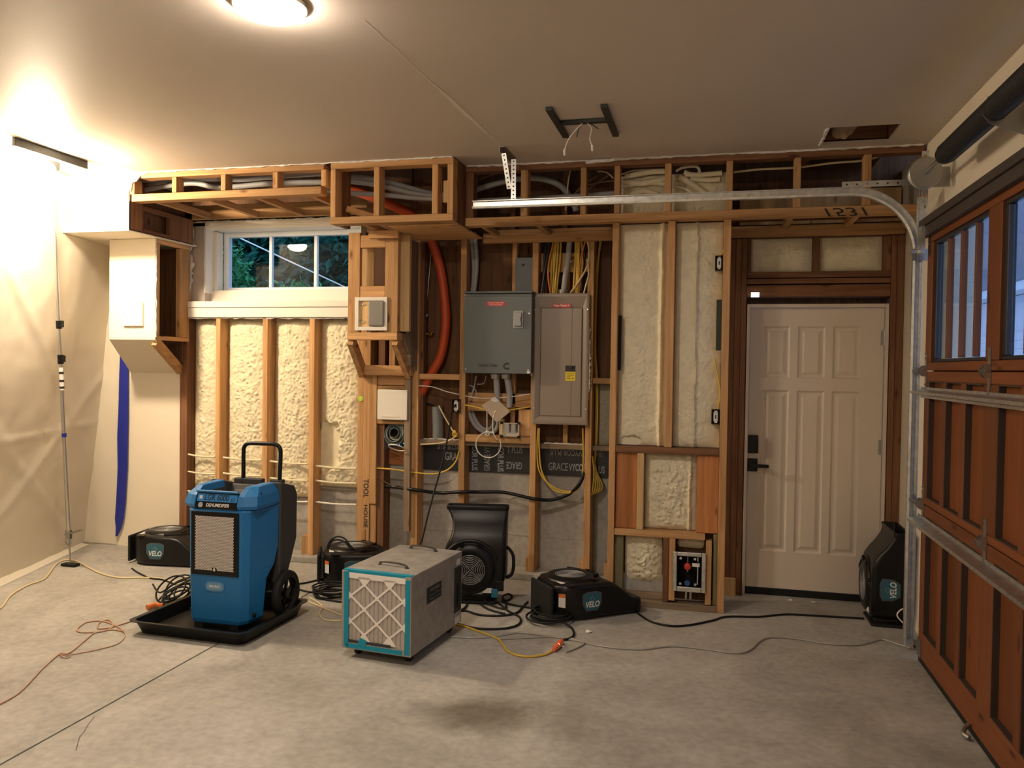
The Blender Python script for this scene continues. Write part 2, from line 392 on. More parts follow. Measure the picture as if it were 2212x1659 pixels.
# repaired seam in the ceiling board
rs = random.Random(3); P0, P1 = Vector((-1.318, 4.94, 0)), Vector((-1.395, 3.05, 0)); top = []
for i in range(31):
    t = i/30; c = P0.lerp(P1, t); w = .0022+.012*math.exp(-((t-.35)/.22)**2)+rs.uniform(-.0012, .0012)
    top.append((c.x+rs.uniform(-.003, .003), c.y, w))
sm = B()
for i in range(30):
    (xa, ya, wa), (xb, yb, wb) = top[i], top[i+1]
    sm.add([(xa-wa, ya, ZC-.0012), (xa+wa, ya, ZC-.0012), (xb+wb, yb, ZC-.0012), (xb-wb, yb, ZC-.0012)], [(0, 1, 2, 3)])
mk('seam_patch', sm, plain('seam_compound', (.72, .65, .56), .8), ceil_, world=True, label='pale irregular repaired seam')
def ragged(name, pts, w, mat, parent, th=.012, seed=1, nrm=(0, 0, 1), step=.03):
    """a torn edge: a strip of uneven width along a polyline"""
    r = random.Random(seed); b = B(); out = []
    for a, c in zip(pts[:-1], pts[1:]):
        a, c = Vector(a), Vector(c); n = max(1, int((c-a).length/step))
        out += [a.lerp(c, i/n) for i in range(n)]
    out.append(Vector(pts[-1])); nv = Vector(nrm)
    d = (out[-1]-out[0]).normalized(); s = d.cross(nv).normalized()
    rings = []
    for p in out:
        q = r.uniform(.25, 1)*w; e = r.uniform(-.3, .3)*w; j = p+nv*r.uniform(-.004, .004)
        rings.append([j-s*q+s*e, j+s*q+s*e, j+s*q*.8+s*e-nv*th, j-s*q*.8+s*e-nv*th])
    b.loft(rings); return mk(name, b, mat, parent, world=True)
ragged('torn_edge', [(-4.15, YS-.012, ZC+.004), (-1.70, YS-.012, ZC+.004)], .010, tornM, ceil_, seed=2)
ragged('torn_edge', [(-1.68, YF-.03, ZC+.003), (.2, YF-.03, ZC+.003), (1.24, YF-.03, ZC+.003)], .014, tornM, ceil_, seed=5)
ragged('torn_edge', [(-.84, YF-.045, ZC-.01), (-.62, YF-.045, ZC)], .026, tornM, ceil_, th=.016, seed=8)
ragged('torn_edge', [(hx0-.01, hy0, ZC+.002), (hx0-.01, hy1, ZC+.002)], .012, tornM, ceil_, seed=9)
mk('wall_left', B().box(-5.75, -5.62, -1.7, 6.3, 0, ZC), drywall, kind='structure')
mk('wall_front', B().box(-5.7, 1.5, -1.75, -1.62, 0, ZC), drywall, kind='structure')
wr = B(); wr.box(XR, XR+.14, -1.7, 6.2, 2.44, ZC); wr.box(XR, XR+.14, 4.93, 6.2, 0, 2.44); wr.box(XR, XR+.14, -1.7, 2.22, 0, 2.44)
mk('wall_right', wr, drywall, kind='structure')
# ------------------------------------------------------------------ back wall
wb = B()
wb.box(-5.7, -4.18, 6.11, 6.13, 0, 3.25); wb.box(-4.18, -2.74, 6.11, 6.13, 0, 2.15); wb.box(-4.18, -2.74, 6.11, 6.13, 2.80, 3.25)
wb.box(-2.74, -.10, 6.075, 6.095, .99, 3.25); wb.box(-.10, 1.5, 6.09, 6.11, 2.08, 3.25); wb.box(-.1, .262, 6.09, 6.11, 0, 2.08); wb.box(1.15, 1.5, 6.09, 6.11, 0, 2.08)
wall = mk('wall_back', wb, PLY, kind='structure')
def brd(name, x0, x1, y0, y1, z0, z1, m=None, **k):
    d = (abs(x1-x0), abs(y1-y0), abs(z1-z0)); a = d.index(max(d))
    return mk(name, B().box(x0, x1, y0, y1, z0, z1), m or (WX, WY, WZ)[a], wall, world=True, org=1, bevel=.0022, seg=1, **k)
def X_(px, py, Y=YB): return PY(px, py, Y).x
def Z_(px, py, Y=YB): return PY(px, py, Y).z
# foundation, kerb, mudsill, membrane
mk('foundation', B().box(-4.36, -.10, 6.075, 6.30, 0, .80), wallC, wall, world=True)
mk('kerb', B().box(-4.36, -.66, 5.87, 6.075, 0, .05), wallC, wall, world=True, bevel=.006)
for z in (.30, .585):
    b = B(); r = random.Random(int(z*100)); b.loft([[(x, 6.078, z-.009), (x, 6.068+r.uniform(0, .006), z-.006+r.uniform(-.006, .004)), (x, 6.068+r.uniform(0, .006), z+.006), (x, 6.078, z+.009)] for x in [-2.75+i*.05 for i in range(43)]])
    mk('form_ridge', b, wallC, wall, world=True)
mk('membrane', B().box(-2.30, -.62, 6.058, 6.074, .775, .985), membr, wall, world=True, label='black waterproofing membrane with printed lettering')
mk('mudsill', B().box(-2.5, -.62, 5.97, 6.074, .987, 1.022), GXm, wall, world=True)
ragged('sawdust_edge', [(-2.28, 6.0, 1.03), (-1.9, 6.0, 1.03)], .02, tornM, wall, th=.008, seed=4)
ragged('sawdust_edge', [(-1.22, 6.0, 1.03), (-.92, 6.0, 1.03)], .02, tornM, wall, th=.012, seed=6)
mw = lambda x, z, tx, ty: TM(local(wall, (x, 6.0565, z)), tx, ty)
R_, L_, D_, U_ = (1, 0, 0), (-1, 0, 0), (0, 0, -1), (0, 0, 1)
for s, px, z, sz, wd, tx, ty in (('GRACE', 982, .885, .088, .16, R_, U_), ('VYCOR PLUS', 970, .965, .06, .20, L_, D_),
        ('COR PLUS', 1025, .88, .066, .19, D_, R_), ('GRACE VY', 1053, .88, .066, .19, U_, L_), ('COR PLUS', 1081, .88, .066, .19, D_, R_),
        ('T PLUS', 1112, .955, .07, .125, R_, U_), ('GRACE', 1111, .84, .078, .125, L_, D_),
        ('GRACE', 1206, .84, .085, .15, R_, U_), ('VYCOR', 1248, .84, .075, .135, R_, U_), ('VYCOR PLUS', 1222, .955, .062, .25, L_, D_), ('PLUS', 1294, .83, .075, .09, R_, U_), ('GRACE', 1291, .955, .062, .09, L_, D_)):
    text('lettering', s, sz, mw(PY(px, 985, 6.0565).x, z, tx, ty), greyink, wall, bold=s != 'GRACE', width=wd)
# drywalled left part: wall face, low soffit, chase
mk('drywall_panel', B().box(-5.6, -4.376, 5.965, 6.10, 0, 2.60), drywall, wall, world=True)
sf = B(); sf.box(-5.7, -4.222, YS, YS+.014, 2.575, 3.0); sf.box(-5.7, -4.222, YS+.014, 5.965, 2.575, 2.589)
mk('drywall_soffit', sf, drywall, wall, world=True)
ch = B()
ch.box(-4.690, -4.262, 5.50, 5.514, 1.79, 2.574); ch.box(-4.690, -4.676, 5.514, 5.965, 1.79, 2.574)
ch.add([(-4.69, 5.50, 1.79), (-4.262, 5.50, 1.79), (-4.38, 5.97, 1.52), (-4.87, 5.97, 1.52), (-4.69, 5.50, 1.776), (-4.262, 5.50, 1.776), (-4.38, 5.97, 1.504), (-4.87, 5.97, 1.504)], [(0, 1, 2, 3), (7, 6, 5, 4), (0, 4, 5, 1), (1, 5, 6, 2), (2, 6, 7, 3), (3, 7, 4, 0)])
ch.add([(-4.69, 5.514, 1.79), (-4.87, 5.965, 1.52), (-4.69, 5.965, 1.79)], [(0, 1, 2)])
mk('drywall_chase', ch, drywall, wall, world=True, bevel=.003)
# open right side of the chase
for (ya, yb, za, zb, n, m) in ((5.516, 5.555, 1.81, 2.54, 'stud', WZ), (5.80, 5.93, 1.81, 2.54, 'stud', WZ), (5.516, 5.93, 2.542, 2.574, 'plate', WY), (5.516, 5.93, 1.775, 1.808, 'plate', WY)):
    brd(n, -4.30, -4.264, ya, yb, za, zb, m)
mk('brace', B().bar((-4.285, 5.53, 1.765), (-4.36, 5.95, 1.53), .04, .07, (0, .5, 1)), WY, wall, world=True)
brd('backing_board', -4.66, -4.31, 5.90, 5.92, 1.6, 2.55, PLY)
ragged('torn_edge', [(-4.257, 5.508, 1.80), (-4.257, 5.508, 2.5)], .007, tornM, wall, seed=12, nrm=(1, 0, 0))
# end framing of the low soffit (faces the window)
for a in ((YS+.002, YS+.16, 2.58, 2.80, 'post', RZ), (5.62, 5.76, 2.58, 2.79, 'post', RZ), (YS+.16, 5.62, 2.58, 2.615, 'plate', RY), (YS+.16, 5.62, 2.755, 2.79, 'plate', RY), (5.76, 5.92, 2.58, 2.79, 'post', RZ)):
    brd(a[4], -4.262, -4.222, a[0], a[1], a[2], a[3], a[5])
brd('backing_board', -4.31, -4.29, YS+.02, 5.9, 2.60, 2.98, PLY)
b = B(); b.loft([[Vector((x, y, z)) for x, z in ((-4.222, 2.90), (-4.20, 2.86), (-4.185, 2.925), (-4.15, 2.935), (-4.12, 2.97), (-4.07, 2.985), (-4.05, 2.999), (-4.222, 2.999))] for y in (YS-.012, YS-.001)])
mk('torn_drywall', b, drywall, wall, world=True)
# ---- high soffit over the window
def zone(px, py): return PY(px, py, YS)
brd('plate', -4.20, -2.66, YS, YS+.09, 2.79, 2.842); brd('plate', -4.12, -2.64, YS, YS+.09, 2.958, 2.998)
for x in (-4.215, -3.857, -3.451, -3.036, -2.66):
    brd('post', x, x+.038, YS+.001, YS+.09, 2.843, 2.957)
for i, x in enumerate((-4.07, -3.64, -3.23, -2.80)):
    brd('joist', x, x+.038, YS+.092, 5.89, 2.792, 2.84)
brd('ledger', -4.22, -2.62, 5.892, 5.93, 2.79, 2.90)
brd('backing_board', -4.2, -2.2, 5.70, 5.715, 2.86, 3.2, PLY)
# ---- box soffit right of it
BX0, BX1 = -2.585, -1.692
brd('plate', BX0, BX1, YS-.006, YS+.09, 2.575, 2.622); brd('plate', BX0, BX1, YS-.006, YS+.09, 2.955, 2.998)
for x0, x1, y1 in ((BX0, -2.548, YS+.09), (-2.262, -2.222, YS+.09), (-1.84, -1.80, YS+.09), (-1.733, BX1, YS+.09)):
    brd('post', x0, x1, YS-.005, y1, 2.623, 2.954)
brd('post', BX0, -2.548, YS+.092, YS+.24, 2.58, 2.998, RZ)
brd('post', -1.735, BX1, YS+.092, YS+.19, 2.576, 2.998, RZ); brd('post', -1.735, BX1, YS+.192, YF-.022, 2.576, 2.998, RZ)
brd('blocking', -1.80, -1.74, YS+.11, YS+.15, 2.72, 2.87, LIGHTW)
brd('backing_board', BX0, -1.70, 5.75, 5.765, 2.62, 3.2, PLY)
for x in (-2.4, -2.0):
    brd('joist', x, x+.04, YS+.092, 5.90, 2.58, 2.615, WY)
mk('brace', B().bar((-2.52, 5.26, 2.70), (-2.16, 5.46, 2.60), .04, .04), WX, wall, world=True)
brd('blocking', -2.43, -2.20, 5.44, 5.48, 2.52, 2.575); brd('soffit_board', -2.2, -1.69, YS+.10, 5.88, 2.565, 2.576, WX)
# ---- band over the whole right part
brd('plate', BX1+.002, 1.25, YF-.02, YF+.07, 2.585, 2.640, WX); brd('plate', BX1+.002, 1.25, YF-.02, YF+.07, 2.958, 2.998, RX)
for x0, x1 in ((1000, 1023), (1125, 1140), (1254, 1266), (1327, 1339), (1436, 1450), (1569, 1583), (1716, 1730), (1866, 1882), (1996, 2006)):
    a, b = PY(x0, 400, YF-.02).x, PY(x1, 400, YF-.02).x
    brd('post', a, b, YF-.018, YF+.07, 2.641, 2.957, WZ if x0 > 1030 else RZ)
brd('post', BX1+.003, PY(999, 400, YF-.02).x, YF-.018, YF+.09, 2.641, 2.957, RZ)
brd('ledger', BX1, 1.25, 5.885, 5.925, 2.535, 2.61, WX)
for px in (1050, 1165, 1330):
    a = X_(px, 490, 5.65); brd('joist', a, a+.04, YF+.072, 5.883, 2.585, 2.62, WY)
for px in (1703, 1842):
    a = X_(px, 478, 5.65); brd('joist', a-.02, a+.02, YF+.072, 5.883, 2.585, 2.635, WY)
brd('soffit_board', .12, 1.24, YF+.072, 5.883, 2.637, 2.65, PLY)
brd('plate', -1.6, -.7, 5.93, 6.07, 2.60, 2.64, WX)
brd('backing_board', .18, 1.25, 6.03, 6.05, 2.64, 2.875, LIGHTW, label='tan board closing the band above the door')
for x in (-1.5, -1.1, -.75):
    brd('stud', x, x+.038, 5.96, 6.07, 2.64, 3.2, RZ)
# handwriting on the band plate
text('handwriting', '1531', .075, TM(local(wall, (PY(1822, 455, YF-.0215).x, YF-.0215, 2.605)), (1, 0, 0), (0, 0, -1)), ink, wall, shear=.3, width=.26)
# ---- foam bays under the window, their studs
def foam(x0, x1, z0, z1, yf, dep, seed, amp=.018, mat=None, res=.0075, holes=(), ridges=(), name='spray_foam', **k):
    nu, nv = max(4, int((x1-x0)/res)), max(4, int((z1-z0)/res))
    def fn(u, v):
        x, z = x0+(x1-x0)*u, z0+(z1-z0)*v
        e = min(u*(x1-x0), (1-u)*(x1-x0)); e2 = min(v*(z1-z0), (1-v)*(z1-z0))
        edge = 1-math.exp(-max(0, e)/.055); edge *= 1-math.exp(-max(0, e2+.004)/.03)
        q = Vector((x*.78+z*.62+seed*3.1, seed+x*.3, z*.78-x*.62))
        l = abs(noise.noise(q*9))*.6+abs(noise.noise(q*29+Vector((5, 0, 1))))*.75+abs(noise.noise(q*54))*.85
        big = noise.noise(Vector((x*5, seed, z*2.2)))
        y = yf+dep*(1-edge)-amp*edge*(l*1.25-.55+big*.6)
        for rx, rz0, rz1, rw, rh in ridges:
            if rz0 < z < rz1: 
                dx = (x-rx-.006*noise.noise((0, seed, z*6)))/rw
                if abs(dx) < 1.6: y -= rh*math.exp(-dx*dx*2)
        for hx, hz, rx_, rz_, dd in holes:
            d = math.hypot((x-hx)/rx_, (z-hz)/rz_)+.35*noise.noise(q*18)
            if d < 1.1: y = max(y, yf+dd) if d < .9 else max(y, yf+dd*(1.1-d)/.2)
        return Vector((x, y, z))
    b = B(); b.grid(fn, nu, nv)
    return mk(name, b, mat or foamM, wall, world=True, smooth=60, **k)
SX = [-4.292, -4.009, -3.574, -3.153, -2.725]; SW = [0, .040, .045, .045, 0]
for i in range(4):
    a = SX[i]+SW[i]; b = SX[i+1]
    if i < 3: foam(a, b, .50, 1.975, 5.99, .07, 10+i, amp=.018)
    else: foam(a, b, .60, 1.975, 5.995, .065, 10+i, amp=.018, holes=((-3.03, .93, .11, .22, .064),))
brd('rim_board', -3.11, -2.80, 6.068, 6.074, .70, 1.14, ORX)
for i in (1, 2, 3):
    brd('stud', SX[i], SX[i]+SW[i], YB, 6.07, .05, 1.975, WZ)
brd('stud', -4.362, -4.292, 5.945, 6.09, .05, 1.975, RZ)
brd('drywall_strip', -4.376, -4.285, 5.955, 5.999, 2.115, 2.788, plain('stained_drywall', (.38, .30, .25), .85, var=.15, vscale=9))
brd('blocking', -3.22, -3.155, YB+.02, 6.06, .05, .20, WZ)
# three studs under the right chase, pencilled note on the middle one
for a, b, z0, z1, y in ((-2.722, -2.676, .05, 2.58, 5.925), (-2.674, -2.615, .05, 2.5, 5.92), (-2.613, -2.557, .50, 1.52, 5.915), (-2.613, -2.560, .05, .495, 5.93)):
    brd('stud', a, b, y, 6.07, z0, z1, WZ)
brd('stud', -2.556, -2.50, 5.94, 6.07, .05, 2.5, RZ)
p = PY(785, 1085, 5.9195)
text('handwriting', 'TOOL', .060, TM(local(wall, (-2.645, 5.9193, .62)), (0, 0, -1), (1, 0, 0)), ink, wall, width=.15, bold=True)
text('handwriting', 'HOUSE', .045, TM(local(wall, (-2.645, 5.9193, .40)), (0, 0, -1), (1, 0, 0)), ink, wall, width=.18, bold=True)
ar = B(); ar.box(-2.647, -2.643, 5.9185, 5.92, .13, .29); ar.bar((-2.645, 5.919, .13), (-2.66, 5.919, .165), .001, .004, (1, 0, .4)); ar.bar((-2.645, 5.919, .13), (-2.63, 5.919, .165), .001, .004, (1, 0, -.4))
mk('arrow_mark', ar, ink, wall, world=True)
pl = PY(779, 861, 5.918); mk('paint_mark', B().cyl((pl.x, 5.9195, pl.z), (pl.x, 5.9178, pl.z), .022, n=9), limeM, wall, world=True, label='lime green paint dab')
# white horizontal lines sprayed over with foam, low in the bays
# ---- right chase
brd('post', -2.615, -2.522, 5.50, 5.54, 1.842, 2.574); brd('post', -2.322, -2.222, 5.50, 5.54, 1.842, 2.574)
zr = lambda py: Z_(800, py, 5.5)
brd('rail', -2.520, -2.324, 5.502, 5.54, zr(535), zr(508)); brd('rail', -2.520, -2.324, 5.502, 5.54, zr(645), zr(618))
brd('plate', -2.617, -2.222, 5.495, 5.60, 1.785, 1.840, WX)
brd('chase_board', PY(783, 575, 5.6).x, PY(807, 575, 5.6).x, 5.60, 5.615, 1.86, 2.5, LIGHTW)
brd('chase_board', -2.60, -2.24, 5.80, 5.815, 1.86, 2.57, PLY)
brd('post', PY(864, 600, 5.56).x, PY(885, 600, 5.56).x, 5.556, 5.595, Z_(870, 716, 5.556), 2.56, LIGHTW, label='pale chase post with a grey smear')
brd('post', -2.262, -2.224, 5.78, 5.92, 1.60, 2.56, GZ)
mk('brace', B().bar((-2.595, 5.52, 1.785), (-2.70+.03, 5.90, 1.535), .042, .085, (0, .6, 1)), WY, wall, world=True)
mk('brace', B().bar((-2.245, 5.52, 1.785), (-2.285, 5.90, 1.535), .042, .085, (0, .6, 1)), WY, wall, world=True)
brd('plate', -2.70, -2.255, 5.86, 5.92, 1.52, 1.60, WX)
mk('gusset', B().prism([(5.60, 1.84), (5.92, 1.84), (5.92, 1.56)], 'yz', -2.262, -2.226), GZ, wall, world=True)
brd('stud', -2.47, -2.42, 5.95, 6.06, 1.52, 2.2, WZ)
# cubby under it
x0, x1 = -2.556, -2.32
brd('header', x0, x1, 5.93, 5.97, Z_(840, 832), Z_(840, 812)); brd('rail', x0, x1, 5.92, 6.0, Z_(840, 841)+.0, Z_(840, 833), WX)
brd('rail', x0, x1, 5.92, 6.05, Z_(840, 916), Z_(840, 906), WX)
brd('rim_board', -2.56, -2.30, 6.05, 6.07, Z_(840, 1003, 6.05), Z_(840, 965, 6.05), ORX)
brd('stud', -2.318, -2.268, 5.90, 6.05, .30, 1.60, GZ, label='weathered grey stud'); brd('stud', -2.266, -2.214, 5.93, 6.07, .05, 2.575, WZ)
brd('stud', -2.213, -2.19, 5.97, 6.07, 1.02, 2.575, RZ)
# ---- tall studs of the service bays
XS = [(-1.880, -1.832), (-1.316, -1.270), (-.897, -.850)]
for a, b in XS: brd('stud', a, b, YB, 6.07, .05, 2.575, WZ)
brd('blocking', -2.212, -1.882, 5.94, 6.0, Z_(950, 820), Z_(950, 808), WX)
brd('stud', X_(1107, 560, 6.0), X_(1117, 560, 6.0), 6.0, 6.07, 1.03, 2.575, WZ); 
brd('stud', X_(1215, 1000, 6.03), X_(1225, 1000, 6.03), 6.03, 6.07, 1.023, 2.5, WZ)
brd('ledger', -1.83, -1.318, 6.0, 6.04, Z_(1080, 880), Z_(1080, 850), WX)
brd('ledger', -1.83, -1.45, 5.985, 6.0, Z_(1080, 890), Z_(1080, 872), WX)
brd('post', X_(1119, 920), -1.318, 5.94, 6.0, Z_(1130, 942), Z_(1130, 885), WZ)
brd('blocking', -1.83, -1.318, 5.935, 6.0, Z_(1080, 957), Z_(1080, 941), WX)
brd('post', X_(1076, 925), X_(1086, 925), 5.96, 6.0, Z_(1080, 940), Z_(1080, 905), LIGHTW)
brd('ledger', -1.268, -.899, 6.0, 6.03, Z_(1215, 588, 6), Z_(1215, 546, 6), WX)
brd('blocking', -.848, -.66, 5.94, 6.0, Z_(1295, 829), Z_(1295, 817), WX)
brd('backing_board', -.70, -.60, 5.98, 5.995, 1.1, 2.575, PLY)
for px, py in ((1142, 1235), (1258, 1228), (1312, 1232)):
    a = X_(px, py); brd('blocking', a-.03, a+.005, YB+.02, 6.05, .05, .15, WZ)
foam(-.845, -.66, 1.02, 1.50, 6.045, .025, 33, amp=.02, mat=plain('grey_foam', (.36, .33, .24), .9, bump=.4, bscale=90))
# ---- furred wall between the panels and the door
brd('stud', -.658, -.616, YF, YF+.09, .03, 2.583, WZ); brd('stud', -.290, -.243, YF, YF+.09, 1.081, 2.583, WZ); brd('stud', .066, .113, YF, YF+.09, .0, 2.583, WZ)
brd('plate', -.614, .064, YF+.001, YF+.09, 1.036, 1.079, RX); brd('plate', -.614, -.015, YF+.001, YF+.09, .475, .518, WX)
brd('stud', X_(1376, 1050, YF), X_(1390, 1050, YF), YF+.002, YF+.09, .52, 1.034, LIGHTW)
brd('rim_board', -.612, X_(1375, 1050, YF), YF+.03, YF+.06, .52, 1.034, ORZ); brd('rim_board', X_(1505, 1050, YF), .064, YF+.02, YF+.06, .52, 1.034, ORZ)
q = lambda px: PY(px, 1230, YF).x
brd('stud', q(1431.6), q(1444), YF, YF+.09, .045, .474, RZ); brd('stud', q(1445), q(1458), YF-.004, YF+.09, .06, .474, WZ)
brd('stud', q(1524), q(1537), YF-.004, YF+.09, .05, .474, WZ); brd('stud', q(1540), q(1549), YF+.02, YF+.09, .045, .515, GREENW)
brd('stud', -.614, q(1344), YF+.03, YF+.09, .045, .474, GREENW)
brd('plate', -.614, .066, YF-.006, YF+.10, .0, .043, GXm); brd('plate', -.614, q(1432), YF+.05, YF+.10, .044, .085, GXm)
mk('foundation', B().box(-.614, q(1432), YF+.088, YF+.10, .086, .20), wallC, wall, world=True)
fx = lambda px, py: PY(px, py, YF+.05).x
fz = lambda px, py: PY(px, py, YF+.05).z
R1 = (fx(1428, 700), 1.05, 2.6, .020, .030); R2 = (fx(1503, 700), 1.05, 2.6, .016, .026)
foam(-.614, -.292, 1.082, 2.58, YF+.055, .035, 41, amp=.013, ridges=(R1,), holes=((fx(1362, 952), fz(1362, 952), .075, .032, .034),))
foam(-.241, .064, 1.082, 2.58, YF+.055, .035, 42, amp=.013, ridges=(R2,))
foam(X_(1391, 1050, YF), X_(1504, 1050, YF), .52, 1.034, YF+.055, .04, 43, amp=.026, ridges=((fx(1490, 1050), .5, 1.05, .014, .02),))
foam(X_(1377, 1050, YF)-.035, X_(1377, 1050, YF)-.001, .53, 1.03, YF+.03, .01, 48, amp=.012)
foam(q(1345), q(1430), .15, .474, YF+.05, .05, 44, amp=.028)
foam(q(1459), q(1523), .40, .474, YF+.05, .05, 45, amp=.03)
brd('backing_board', -.614, .064, YF+.095, YF+.11, .05, 2.58, PLY)
brd('dark_slot', fx(1336, 740), fx(1343, 740), YF+.02, YF+.028, fz(1340, 800), fz(1340, 682), blackmat)  # flat dark strips drawn in place of the two slots
brd('dark_slot', fx(1547, 700), fx(1558, 700), YF+.02, YF+.028, fz(1552, 757), fz(1552, 648), plain('dark_green_slot', (.035, .045, .028), .8))
# foam and sprayed cables inside the band
foam(PY(1340, 400, 5.6).x, PY(1436, 400, 5.6).x, 2.642, 2.93, 5.60, .02, 51, amp=.02)
foam(PY(1450, 400, 5.6).x, PY(1569, 400, 5.6).x, 2.642, 2.93, 5.60, .02, 52, amp=.02)
# ---- around the entry door
DX0, DX1 = .243, 1.170
for a, b in ((.114, .156), (.158, .198), (.200, .236)): brd('stud', a, b, YB, 6.07, .0, 2.53, RZ)
for a, b in ((1.176, 1.212), (1.214, 1.260)): brd('stud', a, b, YB, 6.07, .0, 2.53, RZ)
brd('stud', .238, .262, YB+.005, 6.07, 2.29, 2.53, RZ); brd('stud', 1.13, 1.174, YB+.005, 6.07, 2.29, 2.53, RZ)
for p0, p1 in ((599, 586), (612, 601), (641, 615)):
    brd('header', .238, 1.174, YB-.002, 6.05, Z_(1770, p0), Z_(1770, p1), RX)
a, b = X_(1757, 540), X_(1771, 540)
brd('stud', a, b, YB, 6.05, 2.292, 2.533, RZ)
foam(.264, a-.002, 2.292, 2.533, YB+.035, .03, 61, amp=.008); foam(b+.002, 1.128, 2.292, 2.533, YB+.035, .03, 62, amp=.008)
brd('plate', .114, 1.26, YB+.0, 6.07, 2.534, 2.585, RX)
brd('blocking', .12, .20, YB-.04, YB, .0, .12, LIGHTW)
# ------------------------------------------------------------------ window_1
WN = mk('window_1', B().box(-4.376, -2.62, 5.905, 5.925, 2.062, 2.112), whitep, kind='structure', bevel=.003)
wp = lambda n, x0, x1, y0, y1, z0, z1, m=whitep, **k: mk(n, B().box(x0, x1, y0, y1, z0, z1), m, WN, world=True, org=1, bevel=k.pop('bevel', .002), **k)
wp('sill', -4.376, -2.62, 5.926, 6.10, 2.09, 2.112)
wp('apron', -4.376, -2.62, 5.912, 5.928, 1.980, 2.058)
wp('lower_board', -4.372, -2.62, 6.085, 6.10, 2.113, 2.215)
wp('wall_board', -4.376, -4.166, 6.0, 6.09, 2.113, 2.785, plain('reveal_paint', (.55, .47, .41), .8, bump=.2, bscale=150))
wp('head_board', -4.372, -2.62, 6.0, 6.09, 2.752, 2.79)
wp('jamb', -4.166, -4.150, 5.985, 6.21, 2.19, 2.752); wp('jamb', -2.752, -2.736, 5.985, 6.21, 2.19, 2.752)
wp('jamb_liner', -4.150, -4.118, 6.10, 6.19, 2.215, 2.72); wp('head_liner', -4.166, -2.736, 6.03, 6.21, 2.728, 2.752)
wp('sill_liner', -4.15, -2.75, 6.101, 6.21, 2.205, 2.222)
for n, x0, x1, z0, z1 in (('frame', -4.116, -4.070, 2.224, 2.726), ('frame', -2.80, -2.753, 2.224, 2.726), ('frame', -4.070, -2.80, 2.224, 2.252), ('frame', -4.070, -2.80, 2.685, 2.726)):
    wp(n, x0, x1, 6.195, 6.25, z0, z1, vinyl)
for x in (X_(585, 560, 6.21), X_(682, 560, 6.21)):
    wp('mullion', x-.013, x+.013, 6.205, 6.24, 2.253, 2.684, vinyl)
xm = [-4.070, X_(585, 560, 6.21), X_(682, 560, 6.21), -2.80]
for i in range(3):
    wp('pane', xm[i]+(.014 if i else .001), xm[i+1]-(.014 if i < 2 else .001), 6.220, 6.226, 2.253, 2.684, glass, bevel=0)
ragged('torn_edge', [PY(410, 484, 5.95), PY(409, 520, 5.95), PY(404, 545, 5.95), PY(413, 568, 5.95), PY(408, 600, 5.95), PY(404, 622, 5.95), PY(392, 645, 5.95)], .042, tornM, wall, th=.02, seed=21, nrm=(0, -1, 0), step=.02)
ragged('torn_edge', [(-4.30, 5.995, 2.785), (-2.65, 5.995, 2.785)], .012, tornM, wall, seed=23, nrm=(0, -1, 0))
ragged('torn_edge', [(-4.34, 5.93, 1.974), (-2.72, 5.93, 1.974)], .010, tornM, wall, seed=25, nrm=(0, -1, 0))
# ------------------------------------------------------------------ door_1, the white entry door
db = B().box(DX0+.024, DX1-.024, 5.968, 5.995, .062, 2.040); PC = (.4465, .679, .910); PH = .091
RO = ((1.550, 1.914), (.323, 1.464))
for a, b_ in ((.062, .323), (1.464, 1.550), (1.914, 2.040)): db.box(DX0+.024, DX1-.024, 5.955, 5.968, a, b_)
for a, b_ in ((DX0+.024, PC[0]-PH), (PC[0]+PH, PC[1]-PH), (PC[1]+PH, PC[2]-PH), (PC[2]+PH, DX1-.024)):
    for r0, r1 in RO: db.box(a, b_, 5.955, 5.968, r0, r1)
D = mk('door_1', db, doorp, kind='structure')
dp = lambda n, b, m, **k: mk(n, b, m, D, world=True, org=1, **k)
for x0, x1, z0, z1 in ((DX0, DX0+.021, .0, 2.068), (DX1-.021, DX1, .0, 2.068), (DX0+.0215, DX1-.0215, 2.043, 2.068)):
    dp('jamb', B().box(x0, x1, 5.925, 6.07, z0, z1), doorp, bevel=.003)
for r0, r1 in ((1.562, 1.902), (.335, 1.452)):
    w = .158
    for i, xc in enumerate((.4465, .679, .910)):
        # panel: sunk moulding around a raised field
        b = B(); o = (xc-w/2-.012, xc+w/2+.012, r0-.012, r1+.012); ins = ((0, 0), (.013, -.0115), (.024, -.0115), (.046, -.002))
        rg = [[(o[0]+t, 5.9545-h, o[2]+t), (o[1]-t, 5.9545-h, o[2]+t), (o[1]-t, 5.9545-h, o[3]-t), (o[0]+t, 5.9545-h, o[3]-t)] for t, h in ins]
        b.loft(rg, False, True); dp('panel', b, doorp)
dp('sweep', B().box(DX0+.022, DX1-.022, 5.948, 6.0, .012, .058), blackr, bevel=.003)
mk('threshold', B().box(DX0, DX1, 5.90, 6.07, .0, .011), wallC, D, world=True, org=1)
pz = lambda px, py: PY(px, py, 5.95)
a = pz(1626, 959); dp('deadbolt', B().box(a.x-.036, a.x+.036, 5.925, 5.954, a.z-.064, a.z+.064), blackp, bevel=.005)
a = pz(1625, 1004); dp('lever_plate', B().box(a.x-.035, a.x+.035, 5.94, 5.954, a.z-.046, a.z+.046), blackp, bevel=.004)
dp('lever', B().cyl((a.x+.005, 5.945, a.z), (a.x+.005, 5.90, a.z), .014).box(a.x-.008, a.x+.108, 5.885, 5.903, a.z-.013, a.z+.011), blackp, bevel=.003)
for py in (730, 967, 1210):
    h = PY(1917, py, 5.95); dp('hinge', B().cyl((DX1-.022, 5.948, h.z-.05), (DX1-.022, 5.948, h.z+.05), .007, n=10).box(DX1-.045, DX1-.001, 5.951, 5.954, h.z-.05, h.z+.05), steel)
